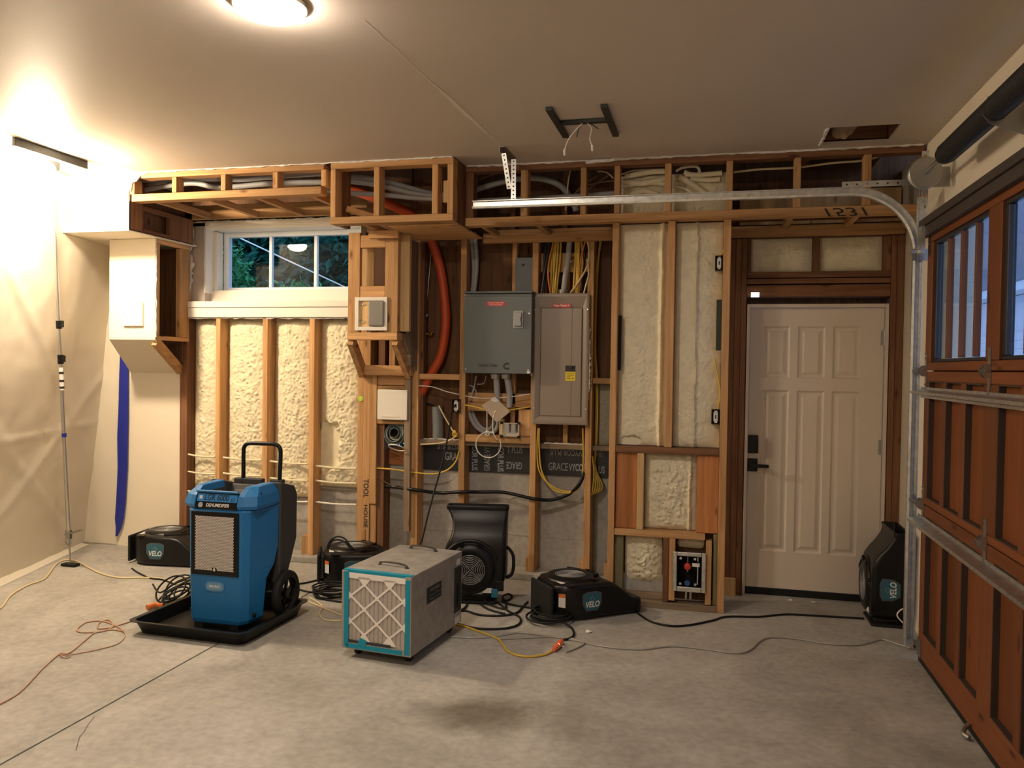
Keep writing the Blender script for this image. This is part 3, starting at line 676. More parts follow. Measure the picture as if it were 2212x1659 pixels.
# small glowing sensor on the header
a = PY(1631, 637, 5.926); sn = thing('door_sensor', 'small glowing white plastic sensor on the header above the entry door', 'sensor', (a.x, 5.928, a.z))
mk('case', B().box(-.029, .029, -.012, 0, -.018, .018), whitep, sn, bevel=.003)
mk('lens', B().box(-.027, .027, -.0145, -.0125, -.016, .016), ledM, sn, label='glowing face')
# ------------------------------------------------------------------ door_2, the sectional garage door
GX = 1.15
GY1, GY0 = 4.872, 2.16
G = mk('door_2', B().box(GX+.0425, GX+.05, GY0+.01, GY1-.01, .02, 1.655), garred, kind='structure')
gp = lambda n, x0, x1, y0, y1, z0, z1, m, bv=.003, **k: mk(n, B().box(x0, x1, y0, y1, z0, z1), m, G, world=True, org=1, bevel=bv, seg=1, **k)
cols = [(4.525, 4.786), (4.204, 4.458), (3.872, 4.135), (3.437, 3.698), (3.117, 3.371), (2.786, 3.048), (2.26, 2.70)]
stl = [(4.787, GY1), (4.459, 4.524), (4.136, 4.203), (3.699, 3.871), (3.372, 3.436), (3.049, 3.116), (2.701, 2.785), (GY0, 2.259)]
for z0, z1, lo, hi in ((.03, .876, .172, .818), (.882, 1.608, .918, 1.556)):
    gp('rail', GX, GX+.035, GY0, GY1, z0, lo, garredx); gp('rail', GX, GX+.035, GY0, GY1, hi, z1, garredx)
    for a, b in stl: gp('stile', GX, GX+.035, a, b, lo+.001, hi-.001, garred)
    for a, b in cols:
        gp('panel', GX+.030, GX+.035, a+.002, b-.002, lo+.002, hi-.002, garred, 0)
        mk('panel_edge', B().box(GX+.003, GX+.0298, b-.006, b-.0005, lo+.001, hi-.001).box(GX+.003, GX+.0298, a+.0005, b-.0065, lo+.0005, lo+.006).box(GX+.003, GX+.0298, a+.0005, b-.0065, hi-.006, hi-.0005), darktrim, G, world=True, org=1, label='dark edge of the recess')  # dark coloured strips along three sides of each recess
# top section with its windows
gp('rail', GX, GX+.042, GY0, GY1, 1.614, 1.657, garredx); gp('rail', GX, GX+.042, GY0, GY1, 2.312, 2.398, garredx)
wins = [(3.872, 4.760), (2.800, 3.698)]
for a, b in ((4.765, GY1), (3.703, 3.867), (2.70, 2.795), (GY0, 2.695)): gp('stile', GX, GX+.042, a, b, 1.658, 2.311, garred)
for wa, wb_ in wins:
    for n, y0, y1, z0, z1 in (('window_trim', wa-.004, wa+.018, 1.676, 2.292), ('window_trim', wb_-.038, wb_+.004, 1.676, 2.292), ('window_trim', wa-.004, wb_+.004, 1.658, 1.675), ('window_trim', wa-.004, wb_+.004, 2.293, 2.311)):
        gp(n, GX+.012, GX+.044, y0, y1, z0, z1, extblack)
    k = (wb_-wa)/4
    for i in range(4):
        y0, y1 = wa+i*k+.020, wa+(i+1)*k-(.040 if i == 3 else -.012)
        gp('pane', GX+.030, GX+.034, max(wa+.020, wa+i*k+.008), min(wb_-.040, wa+(i+1)*k-.008), 1.677, 2.291, blueglass, 0)
    for i in (1, 2, 3): gp('muntin', GX+.016, GX+.045, wa+i*k-.011, wa+i*k+.011, 1.677, 2.291, garred)
# struts: a dark one along the head, two galvanised ones
def strut(z, m, y1, h=.06, d=.055):
    b = B(); x = GX-.001
    for pr in ([(x, z-h/2), (x-.003, z-h/2), (x-.003, z+h/2), (x, z+h/2)], [(x-.003, z-h*.30), (x-d, z-h*.12), (x-d, z-h*.05), (x-.003, z-h*.22)], [(x-.003, z+h*.30), (x-d, z+h*.12), (x-d, z+h*.05), (x-.003, z+h*.22)], [(x-d, z-h*.12), (x-d-.003, z-h*.12), (x-d-.003, z+h*.12), (x-d, z+h*.12)]):
        b.prism([(p[1], p[0]) for p in pr], 'xy', GY0+.02, y1) if False else b.loft([[Vector((p[0], GY0+.02, p[1])) for p in pr], [Vector((p[0], y1, p[1])) for p in pr]])
    return mk('strut', b, m, G, world=True, org=1)
strut(1.492, galv, 4.93); strut(.775, galv, 4.93, .075)
mk('strut', B().box(GX-.03, GX-.001, GY0+.02, 4.90, 2.345, 2.415).box(GX-.045, GX-.031, GY0+.02, 4.90, 2.40, 2.44).box(GX-.001, GX+.03, GY0, GY1, 2.40, 2.445), darktrim, G, world=True, org=1, label='dark brown strut along the head of the door', bevel=.003)
def hinge(y, z, name='hinge'):
    b = B(); x = GX-.001
    b.loft([[(x, y-.020, z-.014), (x, y+.020, z-.014), (x-.004, y+.020, z-.014), (x-.004, y-.020, z-.014)], [(x, y-.009, z-.115), (x, y+.009, z-.115), (x-.004, y+.009, z-.115), (x-.004, y-.009, z-.115)]])
    b.loft([[(x, y-.020, z+.014), (x, y+.020, z+.014), (x-.004, y+.020, z+.014), (x-.004, y-.020, z+.014)], [(x, y-.010, z+.105), (x, y+.010, z+.105), (x-.004, y+.010, z+.105), (x-.004, y-.010, z+.105)]])
    for s in (-.020, .018):
        b.prism([(x, z-.030), (x, z+.030), (x-.020, z+.030), (x-.038, z+.006), (x-.038, z-.006), (x-.020, z-.030)], 'xz', y+s, y+s+.003)
    b.cyl((x-.02, y-.024, z), (x-.02, y+.024, z), .008, n=10)
    for dz in (-.10, -.075, .07, .095): b.cyl((x-.002, y, z+dz), (x-.009, y, z+dz), .006, n=8)
    return mk(name, b, steel, G, world=True, org=1, smooth=True)
for z in (1.611, .879):
    hinge(3.80, z); hinge(4.835, z)
    mk('roller', B().cyl((GX-.022, 4.86, z), (GX-.022, 4.99, z), .0055, n=8).cyl((GX-.022, 4.965, z), (GX-.022, 4.99, z), .021, n=16), steel, G, world=True, org=1, smooth=True)
mk('bottom_bracket', B().box(GX-.006, GX-.001, 4.80, 4.872, .035, .13).box(GX-.03, GX-.006, 4.85, 4.856, .06, .12).cyl((GX-.022, 4.85, .08), (GX-.022, 4.99, .08), .006), steel, G, world=True, org=1)
mk('top_bracket', B().box(GX-.05, GX-.031, 4.80, 4.885, 2.25, 2.40).box(GX-.09, GX-.03, 4.84, 4.88, 2.26, 2.275).cyl((GX-.05, 4.86, 2.29), (GX-.05, 4.99, 2.29), .006), galv, G, world=True, org=1)
mk('bottom_seal', B().box(GX+.002, GX+.034, GY0, GY1, .002, .029), blackr, G, world=True, org=1)
hk = PX(2105, 1590, GX)
mk('pull_strap', B().tube(spl([(GX-.004, hk.y+.05, hk.z+.03), (GX-.03, hk.y+.03, hk.z+.02), (GX-.045, hk.y, hk.z+.005), (GX-.03, hk.y-.03, hk.z)], 5), .010, 6), steel, G, world=True, org=1)
# opening jamb
brd('door_post', 1.205, XR-.002, 4.885, 4.95, 0, 2.46, LIGHTW)
# ------------------------------------------------------------------ track of the garage door
T = thing('garage_door_track', 'galvanised steel door track curving from vertical to horizontal by the brown garage door', 'track', (1.12, 5.0, .03))
def channel(path, nrm, w=.05, d=.028, t=.003):
    """U channel swept along path; open side +y is away; nrm points to the outside of the bend"""
    rings = []
    for p, n in zip(path, nrm):
        p, n = Vector(p), Vector(n); y = Vector((0, 1, 0))
        sec = [(-w/2, 0), (-w/2, -d), (-w/2+t, -d), (-w/2+t, -t), (w/2-t, -t), (w/2-t, -d*.9), (w/2-.012, -d), (w/2-.012, -d-.003), (w/2, -d), (w/2, 0)]
        rings.append([p+n*a+y*b for a, b in sec])
    return B().loft(rings)
vx, vz = 1.125, 2.27; R_ = .37; hz = vz+R_
mk('vertical_track', channel([(vx, 5.01, .035), (vx, 5.01, vz-.002)], [(-1, 0, 0)]*2), galv, T, world=True)
arc = [(vx-R_+R_*math.cos(a), 5.01, vz+R_*math.sin(a)) for a in [i*PI/2/18 for i in range(19)]]
an = [(-math.cos(i*PI/2/18), 0, -math.sin(i*PI/2/18)) for i in range(19)]
mk('curved_track', channel(arc, an), galv, T, world=True, smooth=30)
mk('horizontal_track', channel([(vx-R_-.002, 5.01, hz), (-1.51, 5.01, hz)], [(0, 0, -1)]*2), galv, T, world=True)
mk('wall_angle', B().box(vx+.03, vx+.034, 5.012, 5.05, .05, 2.60).box(vx-.005, vx+.034, 5.011, 5.014, .05, 2.60), galv, T, world=True)
mk('joint_plate', B().box(vx-.03, vx+.05, 4.976, 4.980, vz-.035, vz+.03).cyl((vx-.01, 4.978, vz-.015), (vx-.01, 4.968, vz-.015), .007, n=8).cyl((vx+.015, 4.978, vz+.012), (vx+.015, 4.968, vz+.012), .007, n=8), steel, T, world=True)
def perf(p0, p1, w, up, t=.003, pitch=.03, hole=.010):
    """perforated steel strip, really pierced"""
    p0, p1 = Vector(p0), Vector(p1); d = p1-p0; L = d.length; d.normalize(); u = Vector(up); u = (u-d*u.dot(d)).normalized(); n = d.cross(u)
    k = max(1, int(L/pitch)); b = B(); st = L/k
    P = lambda s, h, q: p0+d*s+u*h+n*q
    def bx(s0, s1, h0, h1):
        vs = [P(s, h, q) for q in (-t/2, t/2) for s, h in ((s0, h0), (s1, h0), (s1, h1), (s0, h1))]
        b.add(vs, [(0, 3, 2, 1), (4, 5, 6, 7), (0, 1, 5, 4), (1, 2, 6, 5), (2, 3, 7, 6), (3, 0, 4, 7)])
    bx(0, L, -w/2, -hole/2); bx(0, L, hole/2, w/2)
    for i in range(k+1):
        bx(max(0, i*st-st*.5+hole*.5+.0), min(L, i*st+st*.5-hole*.5), -hole/2, hole/2)
    return b
b1 = perf((vx+.035, 5.02, 2.40), (vx+.035, 5.02, 2.86), .036, (-1, .2, 0), pitch=.055, hole=.018)
mk('perforated_angle', b1, galv, T, world=True)
mk('perforated_angle', perf((.72, 5.016, hz+.045), (vx+.03, 5.016, hz+.045), .034, (0, 0, 1), pitch=.05), galv, T, world=True)
h1, h2 = PZ(1085, 315, ZC), PZ(1112, 342, ZC)
mk('ceiling_angle', B().box(h1.x-.018, h1.x+.018, 4.96, 5.28, ZC-.006, ZC-.003).box(h1.x-.018, h1.x-.015, 4.96, 5.28, ZC-.036, ZC-.006), steel, T, world=True)
mk('hanger_strap', perf(PY(1109.5, 344, 5.03), PY(1109, 434, 5.02), .032, (1, 0, 0), pitch=.026), galv, T, world=True)
mk('hanger_strap', perf(PY(1088, 331, 5.0), PY(1100, 408, 5.045), .030, (1, 0, 0), pitch=.026), galv, T, world=True)
for x in (-1.28, .2): mk('track_bolt', B().cyl((x, 5.007, hz), (x, 4.998, hz), .008, n=10), chrome, T, world=True)
# torsion spring, shaft and drum above the door
sp = thing('torsion_spring', 'black torsion spring on a steel shaft with cable drum above the garage door', 'spring', (1.12, 4.0, 2.685))
SXx, SZ = 1.115, 2.69
mk('shaft', B().cyl((SXx, 2.2, SZ), (SXx, 4.93, SZ), .013, n=14), steel, sp, world=True, smooth=True)
n_ = 26*46; b = B(); pts = []
for i in range(84*12+1):
    a = i*2*PI/12; y = 4.40-i*(1.72)/(84*12); pts.append((SXx+.043*math.cos(a), y, SZ+.043*math.sin(a)))
mk('coil', B().tube(pts, .0112, 6), plain('spring_steel', (.012, .012, .013), .5), sp, world=True, smooth=60)
mk('winding_cone', B().lathe([(.030, 0), (.047, .01), (.047, .05), (.028, .06)], (SXx, 4.39, SZ), (0, 1, 0), 20), blackp, sp, world=True, smooth=True)
pr = [(.030, 0), (.082, 0), (.086, .006), (.066, .012), (.064, .04), (.082, .046), (.084, .052), (.028, .054), (.028, .075)]
mk('cable_drum', B().lathe(pr, (SXx, 4.80, SZ), (0, 1, 0), 36), steel, sp, world=True, smooth=40)
mk('bearing_plate', B().box(SXx-.02, XR-.001, 4.905, 4.909, SZ-.06, SZ+.05), steel, sp, world=True)
bp = PX(2165, 210, 1.2)
mk('center_bracket', B().prism([(XR-.001, SZ+.10), (XR-.001, SZ-.13), (SXx-.02, SZ-.06), (SXx-.05, SZ-.02), (SXx-.03, SZ+.05)], 'xz', 3.70, 3.706).box(XR-.006, XR-.001, 3.6, 3.80, SZ-.15, SZ+.13), steel, sp, world=True)
mk('center_bracket', B().lathe([(.05, 0), (.05, .02)], (SXx, 3.695, SZ), (0, 1, 0), 20), blackp, sp, world=True) if False else None
cb = B().cyl((vx-.035, 4.82, SZ), (vx-.03, 4.90, .13), .002, n=5); mk('lift_cable', cb, steel, sp, world=True)
# ------------------------------------------------------------------ lights
dc = Vector((-1.688, 2.835, ZC))
dm = thing('ceiling_light', 'round flush mounted ceiling light, glowing white at the top of the picture', 'ceiling light', dc)
mk('base_ring', B().lathe([(.10, -.001), (.138, -.001), (.141, -.006), (.141, -.020), (.136, -.023), (.133, -.020), (.133, -.004), (.10, -.004)], (0, 0, 0), (0, 0, 1), 48), whitep, dm, smooth=True)
mk('diffuser', B().lathe([(.1325, -.006), (.1325, -.024), (.125, -.036), (.09, -.050), (.04, -.057), (.001, -.0585)], (0, 0, 0), (0, 0, 1), 48), domeM, dm, smooth=True, label='glowing opal diffuser')
d2 = copy_tree(dm, Matrix.Translation((-1.735, -.35, ZC)), 'added round ceiling light, unseen behind the camera, brightening the room')  # extra lamp added out of view behind the camera to brighten the room
LX, LY = -4.385, 4.49
fxr = thing('work_light', 'glowing lamp on a grey railed ceiling bracket beside the plastic sheet, washed out white', 'lamp', (LX, LY, ZC))
BST = plain('blackened_steel', (.05, .055, .055), .5, metal=.6)
for x in (-.125, .110): mk('rail', B().box(x-.012, x+.012, -.31, .30, -.055, -.001), BST, fxr, bevel=.002)
mk('crossbar', B().box(-.112, .097, -.03, .03, -.026, -.002), steel, fxr); mk('socket', B().lathe([(.045, -.027), (.050, -.05), (.06, -.072)], (0, 0, 0), (0, 0, 1), 20), whitep, fxr, smooth=True)
mk('globe', B().lathe([(.058, -.073), (.085, -.082), (.100, -.105), (.098, -.130), (.080, -.155), (.045, -.170), (.002, -.174)], (0, 0, 0), (0, 0, 1), 32), lampM, fxr, smooth=True, label='blindingly bright globe')
# ceiling bracket shaped like an H with loose wires
hb = thing('ceiling_bracket', 'black H shaped metal bracket on the ceiling with loose capped wires', 'bracket', (-.72, 4.53, ZC))
mk('rail', B().box(-.168, -.132, -.265, .265, -.022, -.001), steel, hb, bevel=.002); mk('rail', B().box(.127, .163, -.255, .295, -.022, -.001), steel, hb, bevel=.002)
mk('crossbar', B().box(-.131, .126, -.022, .022, -.020, -.002), steel, hb, bevel=.002)
for o in bpy.data.objects:
    if o.parent == hb: o.data.materials.clear(); o.data.materials.append(BST)
for pts, m, cap in (([(-.01, 0, -.02), (-.06, .02, -.06), (-.10, .05, -.10), (-.12, .06, -.15)], whitec, 1), ([(.02, 0, -.02), (.04, .02, -.05), (.03, .03, -.10), (.045, .03, -.14)], whitec, 1), ([(.03, 0, -.02), (.05, .01, -.03), (.08, .02, -.05)], ink, 0), ([(0, 0, -.02), (-.03, .03, -.03), (-.05, .05, -.08)], ink, 0)):
    w_ = mk('wire', B().tube(spl(pts, 6), .0028, 6), m, hb)
    if cap:
        e = Vector(pts[-1]); mk('wire_nut', B().cyl(e+Vector((0, 0, .004)), e-Vector((-.002, 0, .03)), .0075, .006, n=10), labelw, w_)
# ------------------------------------------------------------------ plastic sheet and its pole
def sheetpt(Y, z):
    xb, xt = -5.10-.262*(Y-5.15), -4.73-.262*(Y-5.15)
    t = z/3.0
    return xb+(xt-xb)*t
def wr_(Y, z): 
    q = Vector((Y*1.3, z*1.1, 4)); w = .030*noise.noise(q)+.010*noise.noise(q*2.7)+.004*noise.noise(q*7)
    w += .014*math.exp(-((z-(1.02+.05*(Y-5)))/.012)**2)          # fold line across
    for k, c, s in ((-.9, 5.2, .02), (-1.35, 6.35, .03), (.8, -3.3, .02), (-1.1, 7.2, .02)):
        w += .009*math.exp(-((z-k*Y*1.0-c+(-k*0))/s/3)**2)
    return w
sh = B()
sh.grid(lambda u, v: Vector((sheetpt(3.0+2.14*u, .012+2.98*v)+wr_(3.0+2.14*u, 2.98*v), 3.0+2.14*u, .012+2.98*v)), 70, 100)
sh.grid(lambda u, v: Vector((sheetpt(5.14+.80*u, .012+2.555*v)+wr_(5.14+.80*u, 2.555*v), 5.14+.80*u, .012+2.555*v)), 28, 90)
# the last strip turns onto the wall
def turn(u, v):
    z = .012+2.555*v; x0 = sheetpt(5.94, z)+wr_(5.94, z); x1 = -4.985+.015*noise.noise((z*3, 1, 2))
    return Vector((x0+(x1-x0)*u, 5.94+.016*math.sin(u*PI/2)+.004*noise.noise((u*3, z*4, 2))-.02*math.sin(u*PI)*abs(noise.noise((z*2, 5, 5))), z))
sh.grid(turn, 8, 60)
sh.grid(lambda u, v: Vector((sheetpt(3.0+2.9*u, .012)+.22*v*(1-.7*u)+wr_(3.0+2.9*u, .02)*(1-v), 3.0+2.9*u, .012+.008*abs(noise.noise((u*14, v*3, 1)))*(v < 1)-.008*v)), 60, 5)
mk('plastic_sheet', sh, filmM, label='translucent plastic sheet hung from ceiling to floor on the left', cat='plastic sheet', smooth=80)
bt = B(); rr = random.Random(5)
L = [(765, 259, 277), (830, 257, 277), (900, 255, 277), (945, 253, 276), (1010, 254, 275), (1080, 251, 271), (1120, 248, 267), (1140, 250, 262), (1158, 249, 254)]
ra = []
for y, a, b in L:
    p, q_ = PY(a, y, 5.935), PY(b, y, 5.94)
    cur = .012 if y < 1100 else .03
    ra.append([p, p.lerp(q_, .5)+Vector((0, -cur*.4, 0)), q_, q_+Vector((0, .001, 0)), p.lerp(q_, .5)+Vector((0, -cur*.4+.001, 0)), p+Vector((0, .001, 0))])
bt.loft(ra); mk('blue_tape_strip', bt, bluet, label='long blue tape strip hanging down the edge of the plastic sheet', cat='tape')
foot = PZ(152, 1223, .0); topp = Vector((-4.70, 4.93, 2.975)); po = thing('barrier_pole', 'thin telescoping silver pole holding up the plastic sheet', 'pole', foot)
ax = lambda px, py: foot.lerp(topp, (PY(px, py, 5.15).z)/2.975)
zt = lambda z: foot.lerp(topp, z/2.975)
alu = plain('aluminium', (.60, .60, .58), .35, metal=1)
mk('foot_pad', B().box(-.065, .065, -.03, .03, .002, .022), blackr, po, bevel=.004)
mk('screw_rod', B().cyl(zt(.02), zt(.33), .006, n=10), steel, po, world=True)
mk('lower_tube', B().cyl(zt(.28), zt(1.58), .016, n=16), alu, po, world=True, smooth=True)
mk('upper_tube', B().cyl(zt(1.5), zt(2.97), .012, n=14), alu, po, world=True, smooth=True)
hd = zt(.27); mk('grip', B().box(hd.x-.02, hd.x+.02, hd.y-.015, hd.y+.015, .22, .29), steel, po, world=True, bevel=.003)
mk('grip_lever', B().bar(hd+Vector((-.03, 0, -.02)), hd+Vector((.13, -.02, .03)), .02, .014).ring(hd+Vector((0, 0, -.07)), (0, 1, 0), .026, .004, 16, 6), steel, po, world=True)
for z, h in ((1.60, .045), (1.86, .04)):
    mk('clamp', B().cyl(zt(z-h/2), zt(z+h), .021, n=12).box(zt(z).x, zt(z).x+.035, zt(z).y-.012, zt(z).y+.01, z-.01, z+.04), blackp, po, world=True)
mk('sticker', B().cyl(zt(1.38), zt(1.55), .0165, n=16), labelw, po, world=True, smooth=True)
for z in (1.39, 1.44, 1.50): mk('sticker_mark', B().cyl(zt(z), zt(z+.018), .0170, n=16), ink, po, world=True)
mk('tape_band', B().cyl(zt(1.02), zt(1.05), .0172, n=16), bluet, po, world=True)
# ------------------------------------------------------------------ electrical things on the wall
def pw(pts, Y, k=7, dy=None):
    return spl([PY(p[0], p[1], p[2] if len(p) > 2 else Y) for p in pts], k)
def cable(name, label, cat, pts, Y, r, m, group=None, n=8):
    return mk(name, B().tube(pw(pts, Y), r, n), m, label=label, cat=cat, group=group, smooth=60)
# grey transfer switch
YT = 5.80
a, c = PY(1003, 640, YT), PY(1147, 808, YT)
ts = thing('transfer_switch', 'large grey steel transfer switch cabinet with a latch, left of the breaker panel', 'electrical cabinet', ((a.x+c.x)/2, YT, c.z))
w = (c.x-a.x)/2; h = a.z-c.z
mk('cabinet', B().box(-w+.004, w-.004, .012, .19, .006, h+.02), greyb, ts, bevel=.004)
mk('door', B().box(-w, w, -.002, .0115, 0, h), greyb, ts, bevel=.004)
mk('rain_lip', B().box(-w-.004, w+.004, -.012, .19, h+.021, h+.036), greyb, ts, bevel=.003)
p = local(ts, PY(1120, 690, YT))
ltc = mk('latch', B().box(p.x-.038, p.x+.038, -.008, -.0025, p.z-.065, p.z+.065), greyp, ts, bevel=.003)
mk('latch_cover', B().prism([(p.x-.030, p.z-.05), (p.x+.026, p.z-.05), (p.x+.030, p.z-.03), (p.x+.022, p.z), (p.x+.030, p.z+.03), (p.x+.028, p.z+.05), (p.x-.024, p.z+.05)], 'xz', -.03, -.0085), greyp, ltc, bevel=.004)
p = local(ts, PY(1071, 656, YT))
mk('warning_label', B().box(p.x-.07, p.x+.07, -.0035, -.0025, p.z-.017, p.z+.017), labelr, ts)
text('label_text', 'Emergency Transfer Switch', .016, TM((p.x, -.0037, p.z+.007), (1, 0, 0), (0, 0, 1)), labelw, ts, width=.12); text('label_text', 'Panel Disconnect', .014, TM((p.x, -.0037, p.z-.008), (1, 0, 0), (0, 0, 1)), labelw, ts, width=.10)
p = local(ts, PY(1056, 789, YT)); text('logo_text', 'Cummins', .034, TM((p.x-.04, -.0028, p.z), (1, 0, 0), (0, 0, 1)), ink, ts, width=.085); text('logo_text', 'Onan', .034, TM((p.x+.037, -.0028, p.z), (1, 0, 0), (0, 0, 1)), ink, ts, bold=True, width=.056)
p = local(ts, PY(1094, 791, YT)); e = B()
def arcp(R, a0, a1, n=14): return [(p.x+R*math.cos(math.radians(a0+(a1-a0)*i/n)), p.z+R*math.sin(math.radians(a0+(a1-a0)*i/n))) for i in range(n+1)]
o1, i1 = arcp(.026, 35, 325), arcp(.012, 50, 310)
for i in range(14):
    e.add([(o1[i][0], -.0026, o1[i][1]), (o1[i+1][0], -.0026, o1[i+1][1]), (i1[i+1][0], -.0026, i1[i+1][1]), (i1[i][0], -.0026, i1[i][1])], [(0, 3, 2, 1)])
e.box(p.x+.004, p.x+.022, -.0027, -.0024, p.z+.010, p.z+.026); e.box(p.x+.004, p.x+.022, -.0027, -.0024, p.z-.026, p.z-.010)
mk('emblem', e, ink, ts)
for x, z in ((-w+.02, .03), (w-.02, .03), (w-.02, h-.13)): mk('screw', B().cyl((x, -.006, z), (x, -.002, z), .006, n=10), chrome, ts)
mk('warning_sticker', B().box(w-.03, w-.008, -.004, -.003, .004, .022), labelw, ts)
# small grey disconnect behind the stud
a, c = PY(1120, 558, 5.99), PY(1151, 634, 5.99)
dsc = thing('disconnect_box', 'small grey electrical box above the large grey cabinet, behind a stud', 'electrical box', ((a.x+c.x)/2, 5.99, c.z))
w = (c.x-a.x)/2+.02; h = a.z-c.z
mk('case', B().box(-w, w, 0, .075, 0, h), greyb, dsc, bevel=.004); mk('cover', B().box(-w-.003, w+.003, -.006, -.001, -.003, h+.004), greyb, dsc, bevel=.002)
mk('screw', B().cyl((-w+.06, -.010, h-.05), (-w+.06, -.006, h-.05), .009, n=12), ink, dsc)
# breaker panel
YP = 5.885
a, c = PY(1153, 634, YP), PY(1269, 919, YP)
bk = thing('breaker_panel', 'tall taupe breaker panel with a long door and a yellow sticker', 'electrical panel', ((a.x+c.x)/2, YP, c.z))
w = (c.x-a.x)/2; h = a.z-c.z
mk('tub', B().box(-w+.03, w-.03, .016, .15, .01, h-.01), taupe, bk)
fr = B()
I = (-w+.055, w-.05, .075, h-.105)   # the raised field
O = (-w, w, 0, h)
rg = [[(O[0], .015, O[2]), (O[1], .015, O[2]), (O[1], .015, O[3]), (O[0], .015, O[3])], [(O[0], 0, O[2]), (O[1], 0, O[2]), (O[1], 0, O[3]), (O[0], 0, O[3])], [(O[0]+.012, -.003, O[2]+.012), (O[1]-.012, -.003, O[2]+.012), (O[1]-.012, -.003, O[3]-.010), (O[0]+.012, -.003, O[3]-.010)],
      [(O[0]+.02, -.003, O[2]+.03), (O[1]-.02, -.003, O[2]+.03), (O[1]-.022, -.003, O[3]-.022), (O[0]+.022, -.003, O[3]-.022)], [(I[0], .010, I[2]-.02), (I[1], .010, I[2]-.02), (I[1], .010, I[3]), (I[0], .010, I[3])]]
fr.loft(rg); mk('cover', fr, taupe, bk)
mk('door', B().box(I[0]+.004, I[1]-.004, .003, .0095, I[2]-.012, I[3]-.004), taupe, bk, bevel=.004)
for sx in ((I[0]+.0015, I[0]+.0038, I[2]-.015, I[3]-.002), (I[1]-.0038, I[1]-.0015, I[2]-.015, I[3]-.002), (I[0]+.004, I[1]-.004, I[3]-.0038, I[3]-.0015)): mk('door_seam', B().box(sx[0], sx[1], .004, .0088, sx[2], sx[3]), ink, bk)
mk('door_seam', B().box(w-.128, w-.126, .0022, .0031, I[2]-.01, I[3]-.006), ink, bk)
p = local(bk, PY(1213, 660, YP)); mk('name_label', B().box(p.x-.07, p.x+.07, .001, .0025, p.z-.016, p.z+.014), labelr, bk)
text('label_text', 'Main Panel A', .024, TM((p.x, .0006, p.z), (1, 0, 0), (0, 0, 1)), labelw, bk, bold=True, width=.118)
p = local(bk, PY(1232, 796, YP)); mk('latch', B().box(p.x-.038, p.x+.038, .0, .003, p.z-.022, p.z+.022), ink, bk, bevel=.001); mk('latch_slot', B().box(p.x+.012, p.x+.024, -.002, 0, p.z-.008, p.z+.014), blackmat, bk)
p = local(bk, PY(1232, 812, YP)); mk('sticker', B().box(p.x-.037, p.x+.037, .001, .003, p.z-.036, p.z+.030), labely, bk, label='yellow warning sticker')
for i in range(4): mk('sticker_line', B().box(p.x-.028, p.x+(.028 if i < 2 else .002), .0004, .0009, p.z+.016-i*.012, p.z+.019-i*.012), ink, bk)
mk('sticker_sign', B().cyl((p.x+.018, .0009, p.z-.018), (p.x+.018, .0004, p.z-.018), .007, n=3), ink, bk)
for x, z in ((-w+.012, h-.12), (w-.012, h-.12), (-w+.012, .12), (w-.014, .12)): mk('screw', B().cyl((x, -.008, z), (x, -.003, z), .005, n=10), chrome, bk)
ragged('plaster_edge', [PY(1271, 690, 5.90), PY(1272, 780, 5.90), PY(1270, 865, 5.90)], .013, tornM, wall, th=.02, seed=31, nrm=(0, -1, 0), step=.015)
ragged('plaster_edge', [PY(1271, 765, 5.90), PY(1271, 830, 5.90)], .022, tornM, wall, th=.02, seed=34, nrm=(0, -1, 0), step=.015)
mk('trim_strip', B().box(PY(1148, 700, 5.90).x, PY(1154, 700, 5.90).x, 5.897, 5.928, PY(1150, 812, 5.9).z, PY(1150, 636, 5.9).z), drywall, wall, world=True)
# conduit stubs under the cabinet
def conduit(label, pts, Y, r, conn=None, m=None, group=None):
    t = thing('conduit', label, 'conduit', PY(pts[0][0], pts[0][1], Y), group=group)
    mk('pipe', B().tube(pw(pts, Y), r, 12), m or greyp, t, world=True, smooth=60)
    if conn:
        q = PY(*conn, Y); mk('connector', B().cyl(q+Vector((0, 0, .012)), q-Vector((0, 0, .022)), r*1.9, r*1.6, n=12), steel, t, world=True, smooth=True)
    return t
conduit('grey conduit under the grey cabinet, left of the pair', [(1072, 806), (1073, 830), (1074, 850), (1075, 866)], 5.93, .024, (1071, 812))
conduit('grey conduit under the grey cabinet, right of the pair with a slight bend', [(1094, 806), (1097, 825), (1101, 850), (1100, 880)], 5.93, .024, (1094, 812))
conduit('grey conduit clamped above the breaker panel among yellow cables', [(1232, 503), (1227, 560), (1221, 600), (1217, 636)], 5.95, .021, (1217, 630))
bd = PY(1233, 565, 5.94); mk('pipe_clamp', B().ring(bd, (1, 0, 0), .016, .004, 14, 6).box(bd.x-.03, bd.x-.02, bd.y-.005, bd.y+.02, bd.z-.015, bd.z+.015), chrome, label='shiny pipe clamp on the conduit above the breaker panel', cat='clamp')
conduit('looped grey flexible conduit below the tilted drywall scrap', [(1013, 885), (1018, 905), (1032, 925), (1052, 936), (1070, 930), (1078, 910)], 6.04, .018)
conduit('second looped grey flexible conduit beside the hanging wire ring', [(1020, 888), (1030, 912), (1048, 928), (1064, 920), (1070, 895)], 6.055, .016)
for dx, g in ((0, 0), (9, 0)):
    conduit(('left', 'right')[dx > 0]+' one of two grey flexible cables running down above the grey cabinet', [(1016+dx, 503), (1022+dx*.8, 550), (1024+dx*.5, 590), (1020+dx*.3, 640)], 6.03-.01*(dx > 0), .018, group='grey flexible cables left above the cabinet')
conduit('thick grey plastic pipe stub standing on the mudsill', [(946, 950), (946, 920), (945, 895), (944, 878)], 6.03, .046, m=plain('dark_grey_pipe', (.17, .18, .18), .5))
